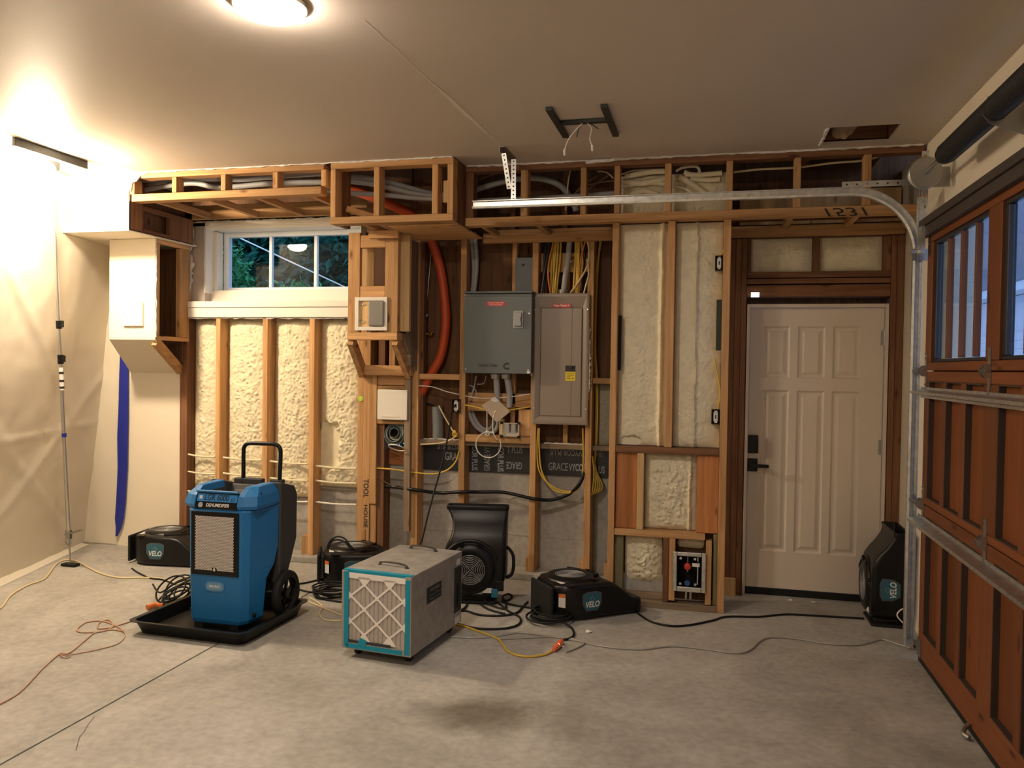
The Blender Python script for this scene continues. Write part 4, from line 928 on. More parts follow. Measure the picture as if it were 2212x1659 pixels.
# red flexible conduit
cable('red_conduit', 'thick red flexible conduit curving down the bay left of the grey cabinet', 'conduit', [(738, 404, 5.60), (790, 420, 5.62), (840, 441, 5.66), (885, 462, 5.74), (912, 486, 5.84), (929, 512, 5.92), (950, 575), (960, 640), (963, 700), (953, 765), (932, 808), (905, 858)], 6.00, .036, redc, n=14)
cable('antenna_rod', 'thin dark rod standing behind the red conduit', 'rod', [(932, 540), (925, 620), (921, 678)], 6.05, .004, steel)
bp_ = thing('pipe', 'short black pipe with a bright ring below the thin rod behind the red conduit', 'pipe', PY(919, 760, 6.05))
mk('tube', B().tube(pw([(921, 680), (920, 700), (920, 720), (919, 760)], 6.05), .014, 10), blackp, bp_, world=True, smooth=60)
mk('ring', B().cyl(PY(921, 679, 6.05), PY(921, 684, 6.05), .017), chrome, bp_, world=True)
mk('valve', B().tube(pw([(920, 720), (930, 724), (934, 716)], 6.03), .008, 8), plain('brass', (.30, .15, .03), .4, metal=1), bp_, world=True)
# grey conduits in the soffits
for k, (pts, Y, r) in enumerate((([(302, 405), (340, 392), (372, 388), (470, 386), (520, 388), (590, 382), (700, 375), (760, 381), (810, 386), (870, 402), (930, 418), (985, 424)], 5.46, .020),
                    ([(302, 412), (360, 402), (420, 396), (478, 405), (590, 396), (706, 393), (760, 392), (830, 402), (900, 419), (985, 428)], 5.42, .020),
                    ([(700, 409), (760, 417), (830, 421), (900, 428), (985, 432)], 5.40, .018))):
    cable('soffit_conduit', ('uppermost', 'middle', 'lowest and shortest')[k]+' of the three grey conduits running inside the framed soffit', 'conduit', pts, Y, r, greyp, group='grey conduits inside the soffits')
cable('soffit_conduit', 'grey conduit arching inside the ceiling band behind the hanger bracket', 'conduit', [(1000, 418), (1060, 400), (1110, 388), (1160, 385), (1205, 398), (1232, 425), (1245, 455)], 5.75, .022, greyp)
cable('soffit_conduit', 'long dark grey straight conduit along inside the ceiling band just above the track', 'conduit', [(1005, 435), (1120, 430), (1240, 424), (1340, 416)], 5.62, .018, greyp)
for k, pts in enumerate(([(1010, 380), (1120, 368), (1260, 362), (1325, 350)], [(1020, 392), (1150, 352), (1240, 345)], [(1222, 455), (1228, 390), (1236, 350), (1238, 340)], [(1270, 410), (1300, 388), (1328, 372)], [(1272, 400), (1300, 393), (1345, 390)], [(1290, 370), (1310, 372), (1325, 385)], [(1240, 420), (1262, 398), (1290, 380)])):
    cable('band_wire', ('brown wire along the band from the box to the foam', 'brown wire rising behind the hanger bracket in the band', 'cream wire running straight up in the band under the H bracket', 'short brown wire just left of the foam in the band', 'lower brown wire reaching into the foam in the band', 'cream wire curling down just left of the band foam', 'slanting brown wire in the narrow middle opening of the band')[k], 'wire', pts, 5.70-.01*k, .0055, creamc if k in (2, 5) else plain('brown_wire', (.20, .10, .05), .6), group='thin wires in the ceiling band')
for k, pts in enumerate(([(1340, 352), (1390, 349), (1450, 344), (1520, 346), (1570, 351)], [(1340, 359), (1400, 356), (1450, 352), (1560, 353)], [(1585, 345), (1640, 343), (1700, 336)], [(1340, 378), (1372, 368), (1436, 365)])):
    cable('band_cable', ('topmost cream cable above the foam in the band', 'second cream cable above the foam in the band', 'cream cable at the top of the band right of the foam', 'short cream cable at the left end of the band foam')[k], 'cable', pts, 5.58, .006, creamc, group='cables above the foam in the band')
for k, (pts, r) in enumerate((([(1350, 382), (1400, 372), (1436, 370)], .020), ([(1345, 393), (1390, 396), (1436, 386)], .022), ([(1345, 402), (1400, 395), (1436, 398)], .016), ([(1362, 420), (1390, 413), (1420, 420)], .018),
        ([(1460, 370), (1475, 362), (1505, 360), (1509, 375), (1480, 380)], .010), ([(1478, 372), (1500, 378), (1560, 374)], .018), ([(1468, 382), (1490, 395), (1515, 412), (1525, 420)], .022), ([(1492, 386), (1530, 389), (1555, 387)], .018), ([(1455, 402), (1480, 408), (1500, 420)], .011))):
    cable('foamed_cable', ('topmost thick foam coated cable', 'second thick foam coated cable', 'third foam coated cable', 'arched foam coated lump of cable', 'thin bent foam coated wire', 'upper straight foam coated cable', 'slanting thick foam coated cable', 'lower straight foam coated cable', 'thin slanting foam coated cable')[k]+(' in the left' if k < 4 else ' in the right')+' foam filled bay of the ceiling band', 'cable', pts, 5.575, r, foamM, group='foam coated cables in the band')
cable('white_cable', 'long white cable rising to the right above the curved track', 'cable', [(1585, 372), (1640, 366), (1720, 362), (1800, 352), (1868, 346), (1925, 328)], 5.56, .0075, creamc)
# white horizontal lines at the foot of the foam bays
for k, (px0, px1, ys) in enumerate(((404, 465, (983, 1020, 1062)), (482, 565, (990, 1024)), (582, 665, (998, 1034, 1080)), (682, 770, (1008, 1040, 1086)))):
    for y in ys:
        cable('foamed_pipe', ('topmost', 'middle', 'lowest')[ys.index(y)]+' foam coated horizontal pipe in the '+('first', 'second', 'third', 'fourth')[k]+' foam bay from the left', 'pipe', [(px0, y-2), ((px0+px1)/2, y+3), (px1, y+4)], 5.965, .008, foamM if y < 1070 else whitec, group='horizontal pipes across the foam bays')
# yellow cables over the breaker panel
random.seed(4)
ORD = ('first', 'second', 'third', 'fourth', 'fifth', 'sixth')
def bundle(xs, label, cat, m, group, Y0=5.97, r=.0075):
    for i, (a, b, c) in enumerate(xs):
        cable('panel_cable', (ORD[i] if i < len(xs)-1 else 'last')+' from the left: '+label, cat, [(a, 503), (b, 560), ((b+c)/2+random.uniform(-1, 1), 600), (c, 636)], Y0-.006*(i % 3), r, m, group=group)
bundle([(1198, 1192, 1190), (1203, 1199, 1194), (1207, 1204, 1198), (1212, 1210, 1202), (1201, 1196, 1198)], 'yellow cable of left bundle above the breaker panel', 'cable', yelc, 'left yellow cable bundle above the breaker panel')
bundle([(1243, 1243, 1238), (1247, 1247, 1243), (1252, 1250, 1246), (1255, 1258, 1250)], 'yellow cable of right bundle above the breaker panel', 'cable', yelc, 'right yellow cable bundle above the breaker panel', 5.95)
bundle([(1183, 1176, 1172), (1188, 1180, 1174), (1192, 1181, 1170)], 'black cable dropping to the left end of the breaker panel top', 'cable', blackp, 'black cables above the breaker panel', 5.955, .010)
cable('orange_cable', 'orange cable above the breaker panel, left', 'cable', [(1196, 520), (1187, 560), (1184, 590), (1187, 620), (1190, 636)], 5.94, .0065, orangec)
cable('orange_cable', 'orange cable above the breaker panel, right', 'cable', [(1270, 503), (1258, 545), (1252, 580), (1249, 636)], 5.94, .0065, orangec)
cable('cream_cable', 'pale cable bowing out over the right end of the breaker panel', 'cable', [(1258, 503), (1271, 530), (1270, 570), (1252, 605), (1233, 632)], 5.925, .0075, creamc)
cable('cream_cable', 'pale cable beside the right stud above the breaker panel', 'cable', [(1268, 560), (1272, 590), (1266, 615), (1261, 634)], 5.915, .0065, creamc)
cable('black_cable', 'black cable above the breaker panel next to the orange one on the right', 'cable', [(1268, 515), (1262, 560), (1258, 600), (1256, 636)], 5.96, .009, blackp)
for k, (a, b, c) in enumerate(((1302, 1287, 1284), (1298, 1290, 1286))):
    cable('yellow_cable', ('outer', 'inner')[k]+' yellow cable down the dark bay right of the breaker panel', 'cable', [(a, 503), (b, 600), (c, 740), (c+4, 830), (b, 920), (1285, 1000)], 6.03, .008, yelc, group='yellow cables in the bay right of the breaker panel')
# yellow loop below the panel
for k, d in enumerate((0, 5)):
    cable('yellow_cable', ('outer', 'inner')[k]+' yellow cable of the big loop hanging below the breaker panel', 'cable', [(1163+d*.4, 925), (1160+d, 970), (1166+d, 1020), (1195, 1052+d), (1230, 1062+d*.6), (1252, 1052), (1260, 1000), (1259, 925)], 5.94, .0062, yelc, group='yellow loop below the breaker panel')
for k in range(5):
    d = k*3.2
    cable('yellow_cable', ORD[k]+' from the left of the thin yellow cables right of the panel stud', 'cable', [(1279+d*.2, 985), (1283+d*.5, 1020), (1281+d*1.6, 1050), (1278+d, 1068-k), (1270, 1072-2*k)], 5.96+.01*k, .0055, yelc, group='thin yellow cables right of the panel stud')
cable('black_cable', 'long black cable sagging across the lower bays', 'cable', [(809, 1048, 5.96), (850, 1052, 5.96), (895, 1058, 5.9), (950, 1065, 5.96), (995, 1063, 5.91), (1040, 1063, 5.96), (1090, 1064, 5.96), (1150, 1077, 5.91), (1190, 1080, 5.95), (1228, 1068, 5.95), (1252, 1045, 5.93), (1262, 1020, 5.94)], 5.96, .0135, blackp)
cable('yellow_cable', 'yellow cable across the lower left bay looping up to a stud', 'cable', [(809, 1011), (850, 1014), (890, 1020), (935, 1024), (965, 1016), (984, 998), (992, 975)], 5.93, .0065, yelc)
cable('yellow_cable', 'pale yellow cable along the mudsill rising to the outlet stud', 'cable', [(908, 960), (945, 958), (970, 952), (985, 940), (978, 930), (962, 903), (948, 876)], 5.95, .006, creamc)
mk('cable_knot', B().ring(PY(983, 938, 5.92), (.2, 1, .3), .018, .007, 16, 6).ring(PY(982, 934, 5.92), (.8, 1, .1), .014, .006, 16, 6), yelc, label='yellow cable knotted by the outlet stud', cat='cable', smooth=60)
cable('thin_wire', 'thin white wire strung across the bay from the red conduit', 'wire', [(905, 833), (935, 836), (965, 846), (992, 852)], 5.93, .004, whitec)
cable('yellow_cable', 'yellow cable sagging across the bay below the grey cabinet', 'cable', [(1005, 875), (1030, 880), (1068, 889), (1105, 885), (1145, 879)], 5.925, .006, yelc)
cable('thin_wire', 'thin white wire strung under the conduit stubs', 'wire', [(1005, 855), (1040, 860), (1095, 858), (1145, 851)], 5.92, .004, whitec)
for k, pts in enumerate(([(1027, 812), (1024, 840), (1014, 865)], [(1030, 812), (1020, 848), (1012, 870)], [(1050, 812), (1045, 828), (1030, 830)], [(1013, 832), (1024, 838), (1036, 862)])):
    cable('thin_wire', ('longest', 'second', 'shortest', 'crossing')[k]+' thin grey wire dangling under the left end of the grey cabinet', 'wire', pts, 5.96, .0035, greyp, group='thin wires under the grey cabinet')
# hanging wire rings
wr1 = B(); c0 = PY(1055, 961, 5.90); wr1.ring(c0, (0, 1, 0), .098, .0042, 40, 6, a0=.3, a1=2*PI-.4)
wr1.tube(pw([(1052, 887), (1052, 925), (1050, 940)], 5.90), .004, 6); wr1.tube(pw([(1071, 887), (1065, 905), (1066, 935), (1074, 950)], 5.90), .004, 6); wr1.ring(PY(1052, 936, 5.9), (0, 1, 0), .018, .004, 20, 6)
mk('wire_ring', wr1, whitec, label='white wire hanging in a ring below the tilted drywall scrap', cat='wire', smooth=60)
# tilted scrap of drywall
t = thing('drywall_scrap', 'square drywall scrap hung cornerwise below the grey cabinet', 'drywall scrap', PY(1072, 886, 5.90))
q = [local(t, PY(*p, 5.90)) for p in ((1069, 857), (1102, 889), (1073, 913), (1040, 876))]
mk('face', B().loft([[v for v in q], [v+Vector((0, .012, 0)) for v in q]]), plain('scrap_face', (.42, .34, .26), .85, var=.12, vscale=20), t)
mk('torn_corner', B().loft([[q[0]+Vector((0, -.001, 0)), q[0].lerp(q[1], .30)+Vector((0, -.001, 0)), q[0].lerp(q[2], .22)+Vector((0, -.001, 0)), q[0].lerp(q[3], .35)+Vector((0, -.001, 0))], [q[0]+Vector((0, -.003, 0)), q[0].lerp(q[1], .25)+Vector((0, -.003, 0)), q[0].lerp(q[2], .18)+Vector((0, -.003, 0)), q[0].lerp(q[3], .3)+Vector((0, -.003, 0))]]), tornM, t)
# metal and plastic boxes
def outlet_box(px0, py0, px1, py1, Y, label, cat='electrical box', two=False, white=True):
    a, c = PY(px0, py0, Y), PY(px1, py1, Y); w, h = abs(c.x-a.x)/2, abs(a.z-c.z)/2
    t = thing('electrical_box', label, cat, ((a.x+c.x)/2, Y, (a.z+c.z)/2))
    e = .006
    mk('box', B().box(-w, w, .045, .05, -h, h).box(-w, -w+e, 0, .045, -h, h).box(w-e, w, 0, .045, -h, h).box(-w+e, w-e, 0, .045, -h, -h+e).box(-w+e, w-e, 0, .045, h-e, h), blackp if white else chrome, t, bevel=.001)
    if white:
        mk('device', B().box(-w*.55, w*.45, .004, .03, -h*.62, h*.62), labelw, t, bevel=.004)
        for s in (-1, 1): mk('strap', B().box(-w*.35, w*.3, .0, .003, s*h*.70-.006, s*h*.70+.006), chrome, t)
        mk('slot', B().box(-w*.15, w*.05, .001, .0035, -h*.25, h*.25), blackmat, t)
    else:
        for x0 in ((-w*.6, -w*.15), (w*.1, w*.6)): mk('screw_ear', B().box(x0[0], x0[1], -.004, -.001, -h*.55, h*.8), steel, t)
        for sx in (-1, 1):
            for sz in (-1, 1): mk('mount_ear', B().box(sx*w-.012, sx*w+.012, -.006, -.001, sz*h-.01, sz*h+.01), blackp, t)
    return t
outlet_box(976, 862, 994, 892, 5.915, 'electrical box with a plugged outlet on the stud left of the grey cabinet')
outlet_box(1084, 913, 1121, 944, 5.90, 'shiny double electrical box with black corners under the drywall scrap', white=False)
outlet_box(1545, 552, 1563, 584, YF+.005, 'upper black switch box with torn white device at the furred wall right stud')
outlet_box(1537, 884, 1556, 917, YF+.005, 'lower black outlet box with white device at the furred wall right stud')
for pts in ([(1564, 540), (1558, 550), (1552, 556)], ):
    cable('yellow_cable', 'short yellow cable entering the upper switch box', 'cable', pts, YF+.02, .005, yelc)
cable('yellow_cable', 'yellow cable running down to the lower outlet box', 'cable', [(1544, 775), (1548, 800), (1554, 830), (1555, 860), (1550, 885)], YF+.03, .0055, yelc)
# access covers
a, c = PY(815, 841, 5.885), PY(879, 908, 5.885)
ac = thing('access_cover', 'square cream cover plate leaning in the cubby below the wooden chase', 'cover plate', ((a.x+c.x)/2, 5.885, c.z))
w, h = (c.x-a.x)/2, a.z-c.z
mk('plate', B().box(-w, w, 0, .014, 0, h), whitep, ac, bevel=.005); mk('crease', B().box(-w*.7, w*.75, -.001, 0, h*.90, h*.912).box(-w*.7, w*.5, -.003, 0, .022, .030), drywall, ac)
a, c = PY(767, 642, 5.488), PY(836, 714, 5.488)
kp = thing('framed_box', 'cream framed wall box with a grey cover on the wooden chase', 'wall box', ((a.x+c.x)/2, 5.485, c.z))
w, h = (c.x-a.x)/2, a.z-c.z; e = .030
for bx in ((-w, -w+e, 0, h), (w-e, w, 0, h), (-w+e, w-e, 0, e*.9), (-w+e, w-e, h-e*.9, h)): mk('frame_side', B().box(bx[0], bx[1], 0, .014, bx[2], bx[3]), whitep, kp, bevel=.002)
mk('back_board', B().box(-w+e, w-e, .0142, .0152, e*.9, h-e*.9), LIGHTW, kp)
mk('cover', B().box(-.018, w-.020, -.012, .012, .030, h-.028), plain('grey_cover', (.24, .225, .20), .5), kp, bevel=.012, label='grey rounded cover')
for z in (.07, .20): mk('hook', B().ring((-w+e+.022, .006, z), (0, 1, 0), .014, .003, 16, 6, a0=.5, a1=5), steel, kp)
# cover plate on the drywalled chase
a, c = PY(266, 652, 5.485), PY(308, 704, 5.485)
mk('cover_plate', B().box(a.x, c.x, 5.478, 5.499, c.z, a.z), whitep, label='flat white cover plate on the drywalled chase at left', cat='cover plate', bevel=.004)
# coil of cable in the cubby
cc = thing('cable_coil', 'coil of dark teal cable with white edges in the cubby below the cover plate', 'cable coil', PY(852, 962, 5.93))
random.seed(9)
for i in range(9):
    c0 = PY(853+random.uniform(-3, 4), 938+random.uniform(-3, 3), 5.95+random.uniform(-.03, .03))
    mk('loop', B().ring(c0, (random.uniform(-.25, .25), 1, random.uniform(-.25, .25)), .092-.006*i+random.uniform(-.006, .006), .0058, 36, 6), whitec if i in (2, 6) else coilc, cc, world=True, smooth=60)
c0 = PY(857, 967, 5.90); mk('loop', B().ring(c0, (.1, .5, 1), .066, .005, 32, 6), whitec, cc, world=True, smooth=60)
cable('thin_wire', 'thin brown wire trailing from the cable coil over the orange board', 'wire', [(860, 974), (867, 988), (873, 1002), (874, 1030), (865, 1045), (845, 1048), (815, 1030)], 5.93, .003, plain('brown_wire2', (.16, .08, .04), .6))
cable('black_cable', 'black cable stub behind the grey pipe in the left service bay', 'cable', [(908, 878), (920, 872), (935, 876), (940, 885)], 6.05, .007, blackp)
# recessed water valve box low in the furred wall
a, c = PY(1454, 1190, YF-.01), PY(1524, 1281, YF-.01)
vb = thing('valve_box', 'grey framed recessed valve box with a red knob low in the furred wall', 'valve box', ((a.x+c.x)/2, YF-.012, c.z))
w, h = (c.x-a.x)/2, a.z-c.z; e = .028
for bx in ((-w, -w+e, 0, h), (w-e, w, 0, h), (-w+e, w-e, 0, e*1.2), (-w+e, w-e, h-e, h)): mk('frame_side', B().box(bx[0], bx[1], -.012, 0, bx[2], bx[3]), galv, vb, bevel=.005)
mk('recess', B().box(-w+e, w-e, .085, .09, e, h-e).box(-w+e-.004, -w+e, .001, .085, e, h-e).box(w-e, w-e+.004, .001, .085, e, h-e).box(-w+e, w-e, .001, .085, e-.004, e).box(-w+e, w-e, .001, .085, h-e, h-e+.004), blackmat, vb)
mk('red_knob', B().lathe([(.012, 0), (.026, .004), (.022, .018), (.010, .022)], (-.012, .02, h*.62), (0, -1, 0), 8), plain('red_plastic', (.55, .04, .02), .4), vb, label='red valve knob')
mk('valve_stem', B().cyl((-.012, .07, h*.62), (-.012, .02, h*.62), .008, n=8).cyl((-.012, .06, h*.45), (-.012, .06, h*.85), .007, n=8), steel, vb)
mk('tag', B().box(.018, .066, .010, .012, h*.63, h*.72), labelw, vb, label='white tag')
mk('blue_fitting', B().cyl((-.012, .05, .045), (-.012, .02, .05), .024, .018, n=12), plain('blue_fitting', (.01, .06, .20), .4), vb, label='blue fitting')
mk('pipe', B().cyl((.055, .05, .04), (.055, .05, h-.04), .010, n=10).cyl((-.02, .05, -.06), (-.02, .05, .03), .010, n=10).cyl((.01, .05, -.06), (.01, .05, .03), .010, n=10), chrome, vb, smooth=True)
for x, z in ((-w+.05, h-.045), (.035, h-.045), (-w+.05, .05), (.04, .05)): mk('screw', B().cyl((x, .004, z), (x, .0, z), .009, n=10), chrome, vb)
# ------------------------------------------------------------------ tray and dehumidifier
tr = B(); cx_, cy_ = -2.885, 4.355
def rrect(hx, hy, z, r=.05, n=5, cx=0, cy=0):
    out = []
    for sx, sy, a0 in ((1, 1, 0), (-1, 1, 90), (-1, -1, 180), (1, -1, 270)):
        for i in range(n+1):
            a = math.radians(a0+90*i/n); out.append(Vector((cx+sx*(hx-r)+r*math.cos(a), cy+sy*(hy-r)+r*math.sin(a), z)))
    return out
tr.loft([rrect(.345, .305, .0), rrect(.352, .312, .004), rrect(.372, .340, .072), rrect(.395, .363, .080), rrect(.397, .365, .086), rrect(.372, .342, .084), rrect(.345, .305, .013)])
ty = mk('drip_tray', tr, blackp, label='shallow black plastic drip tray under the blue dehumidifier', cat='tray', smooth=40)
ty.location = (cx_, cy_, 0); ty.rotation_euler.z = math.radians(-2)
DH = thing('dehumidifier', 'blue portable dehumidifier with honeycomb front and black push handle', 'dehumidifier', (-2.845, 4.215, .016))
def plan(hf, hc, yc, hb, yb, z, y0=0.):
    return [Vector(p) for p in ((-hf, y0, z), (hf, y0, z), (hc, yc, z), (hb, yb, z), (-hb, yb, z), (-hc, yc, z))]
b = B()
b.loft([plan(.150, .185, .055, .205, .17, .022, .012), plan(.158, .196, .05, .222, .17, .05, .004), plan(.166, .200, .045, .226, .20, .27), plan(.168, .202, .045, .236, .27, .345), plan(.170, .204, .045, .240, .31, .45), plan(.172, .206, .045, .242, .31, .690), plan(.172, .210, .045, .244, .31, .700), plan(.170, .208, .05, .242, .31, .712, .010)])
mk('body', b, bluep, DH, bevel=.008)
# the two shoulders that frame the label
for s in (-1, 1):
    b = B(); R = lambda z, i, o, y0, y1, oc: [Vector((s*x, y, z)) for x, y in ((i, y0), (o, y0+.012), (oc, y0+.055), (oc, y1), (i, y1))]
    b.loft([R(.713, .142, .176, .004, .31, .243), R(.735, .142, .180, -.004, .31, .247), R(.790, .140, .172, .012, .31, .238), R(.838, .146, .166, .085, .31, .205), R(.842, .150, .164, .13, .31, .195)])
    mk('shoulder', b, bluep, DH, bevel=.007)
    mk('shoulder_hole', B().cyl((s*.19, .105, .790), (s*.232, .125, .795), .013, n=14), blackmat, DH)
    mk('foot_hole', B().cyl((s*.205, .075, .075), (s*.2235, .085, .075), .012, n=12), blackmat, DH)
# charcoal rear shell, dished top
pr = [(.312, .20), (.40, .235), (.455, .33), (.52, .46), (.525, .74), (.49, .80), (.312, .846)]
for s in (-1, 1): 
    b = B(); b.prism([(y, z) for y, z in pr], 'yz', s*.175, s*.252); mk('rear_shell', b, charc, DH, bevel=.014)
mk('rear_shell', B().prism([(.312, .20), (.40, .235), (.455, .33), (.52, .46), (.525, .74), (.50, .795), (.44, .80), (.42, .76), (.312, .755)], 'yz', -.174, .174), charc, DH, bevel=.006)
mk('top_dish', B().box(-.141, .141, .05, .311, .714, .735).box(-.141, -.133, .05, .311, .736, .80).box(.133, .141, .05, .311, .736, .80), charc, DH)
mk('rear_rim', B().prism([(-.17, .80), (.10, .80), (.11, .815), (.15, .815), (.17, .845), (.174, .80)], 'xz', .47, .50) if False else B().box(-.174, .03, .455, .50, .796, .835).box(.09, .174, .455, .50, .796, .835), charc, DH, bevel=.006)
# label band between the shoulders
ln = Vector((0, -.95, .31)).normalized(); lu = Vector((0, .31, .95)).normalized()
def lab(x, h): return Vector((x, -.002, .716))+Vector((1, 0, 0))*0+lu*h
b = B(); b.loft([[lab(0, h)+Vector((x, 0, 0))+ln*t for x, h in ((-.140, 0), (.140, 0), (.140, .098), (-.140, .098))] for t in (-.012, 0)]); mk('label_panel', b, blackp, DH)
b = B(); b.loft([[lab(0, h)+Vector((x, 0, 0))+ln*t for x, h in ((-.134, .042), (.134, .042), (.134, .088), (-.134, .088))] for t in (.0002, .0012)]); mk('label_stripe', b, plain('label_blue', (.03, .24, .62), .4), DH, label='bright blue name strip')
b = B(); b.loft([[lab(0, h)+Vector((x, 0, 0))+ln*t for x, h in ((-.120, .056), (-.100, .056), (-.100, .076), (-.120, .076))] for t in (.0013, .0018)]); mk('label_mark', b, labelw, DH)
text('label_text', 'LGR 6000', .052, TM(lab(-.005, .065)+ln*.0014, (1, 0, 0), lu), ink, DH, bold=True, width=.165, shear=.12); text('label_text', 'LI', .030, TM(lab(.104, .057)+ln*.0014, (1, 0, 0), lu), ink, DH, bold=True, shear=.12)
text('label_text', 'DEHUMIDIFIER', .028, TM(lab(.010, .020)+ln*.0006, (1, 0, 0), lu), labelw, DH, bold=True, width=.155, shear=.12)
b = B(); b.cyl(lab(-.105, .020), lab(-.105, .020)+ln*.001, .016, n=20); mk('label_mark', b, plain('label_steel', (.30, .34, .40), .4), DH)
mk('label_rib', B().cyl((-.14, .018, .815), (.14, .018, .815), .008, n=10), bluep, DH)
# honeycomb front
mk('grille_frame', B().box(-.160, .160, -.008, -.0005, .318, .698), blackp, DH, bevel=.004)
b = B(); r_ = .0048; px_, pz_ = .01010, .00875; j = 0; z = .352
while z < .668:
    x = -.128+(px_/2 if j % 2 else 0)
    while x < .1285:
        if not (abs(x) < .016 and z < .368): b.cyl((x, -.0082, z), (x, -.0094, z), r_, r_*.92, n=6)
        x += px_
    z += pz_; j += 1
hc = mk('honeycomb', b, plain('grille_grey', (.66, .60, .54), .6), DH, kind='stuff')
mk('latch', B().box(-.005, .006, -.012, -.0082, .345, .362), labelw, DH)
ov = lambda rx, rz, y0, y1, z: B().loft([[Vector((rx*math.copysign(abs(math.cos(t))**.6, math.cos(t)), y, z+rz*math.copysign(abs(math.sin(t))**.6, math.sin(t)))) for t in [i*2*PI/28 for i in range(28)]] for y in (y0, y1)])
mk('badge', ov(.064, .031, .002, -.004, .252), plain('badge_blue', (.05, .22, .45), .3), DH, smooth=True)
mk('badge_plate', ov(.054, .023, -.0041, -.0055, .252), plain('badge_face', (.16, .32, .50), .35), DH)
text('badge_text', 'DRI-EAZ', .020, TM((0, -.0058, .252), (1, 0, 0), (0, 0, 1)), labelw, DH, bold=True, width=.072)
# handle
hx0, hx1 = local(DH, PY(526, 1000, 4.69)).x, local(DH, PY(606, 1000, 4.69)).x
zt_ = local(DH, PY(565, 959, 4.69)).z
mk('handle', B().tube(spl([(hx0+.005, .46, .70), (hx0+.003, .47, .85), (hx0, .475, zt_-.07), (hx0+.006, .475, zt_-.022), (hx0+.04, .475, zt_), ((hx0+hx1)/2, .475, zt_+.002), (hx1-.04, .475, zt_), (hx1-.006, .475, zt_-.022), (hx1, .475, zt_-.07), (hx1-.002, .47, .85), (hx1+.004, .46, .70)], 6), .0135, 12), blackp, DH, smooth=True)
# wheels with hubs and spokes
for s in (-1, 1):
    x0 = s*.258; w = mk('wheel', B().lathe([(.100, 0), (.128, -.002), (.142, .008), (.145, .025), (.142, .042), (.128, .052), (.100, .050), (.100, 0)], (x0 if s > 0 else x0-.05, .325, .146), (1, 0, 0), 40, cap=False), blackr, DH, smooth=50)
    hb_ = B(); xm_ = x0+s*.02
    hb_.cyl((xm_-.02, .325, .146), (xm_+.02, .325, .146), .026, n=18); hb_.ring((xm_, .325, .146), (1, 0, 0), .094, .008, 36, 6)
    for i in range(6):
        a = i*PI/3+.3; hb_.bar((xm_, .325+.02*math.cos(a), .146+.02*math.sin(a)), (xm_, .325+.096*math.cos(a), .146+.096*math.sin(a)), .02, .014, (1, 0, 0))
    mk('hub', hb_, blackp, w)
mk('axle', B().cyl((-.26, .325, .146), (.26, .325, .146), .012), steel, DH, smooth=True)
mk('base', B().box(-.15, .15, .02, .16, .0, .021).box(-.19, .19, .16, .42, .06, .23), blackp, DH, bevel=.004)
mk('foot', B().box(-.145, -.09, .006, .06, -.002, .022), blackr, DH); mk('foot', B().box(.09, .145, .006, .06, -.002, .022), blackr, DH)
# ------------------------------------------------------------------ metal air scrubber
HP = thing('air_scrubber', 'grey metal air scrubber box with pleated filter front edged in teal tape', 'air scrubber', (-1.725, 4.022, 0), math.radians(-6.2))
hw, dp_, z0, z1 = .212, .655, .052, .482
mk('cabinet', B().box(-hw, hw, .004, dp_, z0, z1), plain('scrubbed_metal', (.36, .35, .325), .45, metal=.3, var=.20, vscale=14), HP, bevel=.004)
metalf = plain('frame_metal', (.42, .40, .37), .45, metal=.6)
for bx in ((-hw, -hw+.036, z0, z1-.004), (hw-.036, hw, z0, z1-.004)): mk('front_flange', B().box(bx[0], bx[1], -.012, .003, bx[2], bx[3]), metalf, HP, bevel=.002)
mk('front_flange', B().box(-hw+.037, hw-.037, -.012, .003, z0, z0+.034), metalf, HP, bevel=.002)
mk('tape', B().box(-hw+.016, -hw+.045, -.0145, -.0125, z0+.012, z1-.008), tealt, HP); mk('tape', B().box(hw-.034, hw-.006, -.0145, -.0125, z0+.01, z1-.02), tealt, HP)
mk('tape', B().box(-hw+.03, hw-.05, -.0145, -.0125, z0+.006, z0+.030), tealt, HP)
mk('tape', B().box(-hw+.006, hw-.004, -.004, .026, z1+.0005, z1+.002).box(-hw+.006, hw-.004, -.006, -.0042, z1-.012, z1+.002), tealt, HP)
mk('tape', B().bar((-.085, -.016, z0+.028), (-.075, -.012, z0+.062), .045, .002, (0, 1, 0)), tealt, HP)
fw, f0, f1 = hw-.037, z0+.020, z1-.013
# pleats
b = B(); n_ = 13; pts = []
for i in range(n_+1):
    x = -fw+2*fw*i/n_; pts.append((x, .000)); 
    if i < n_: pts += [(x+2*fw/n_*.80, -.004), (x+2*fw/n_*.95, .0025)]
vs = [(x, y-.001, z) for z in (f0, f1) for x, y in pts]; m_ = len(pts)
b.add(vs, [(i, i+1, m_+i+1, m_+i) for i in range(m_-1)]); mk('filter_media', b, pleat, HP)
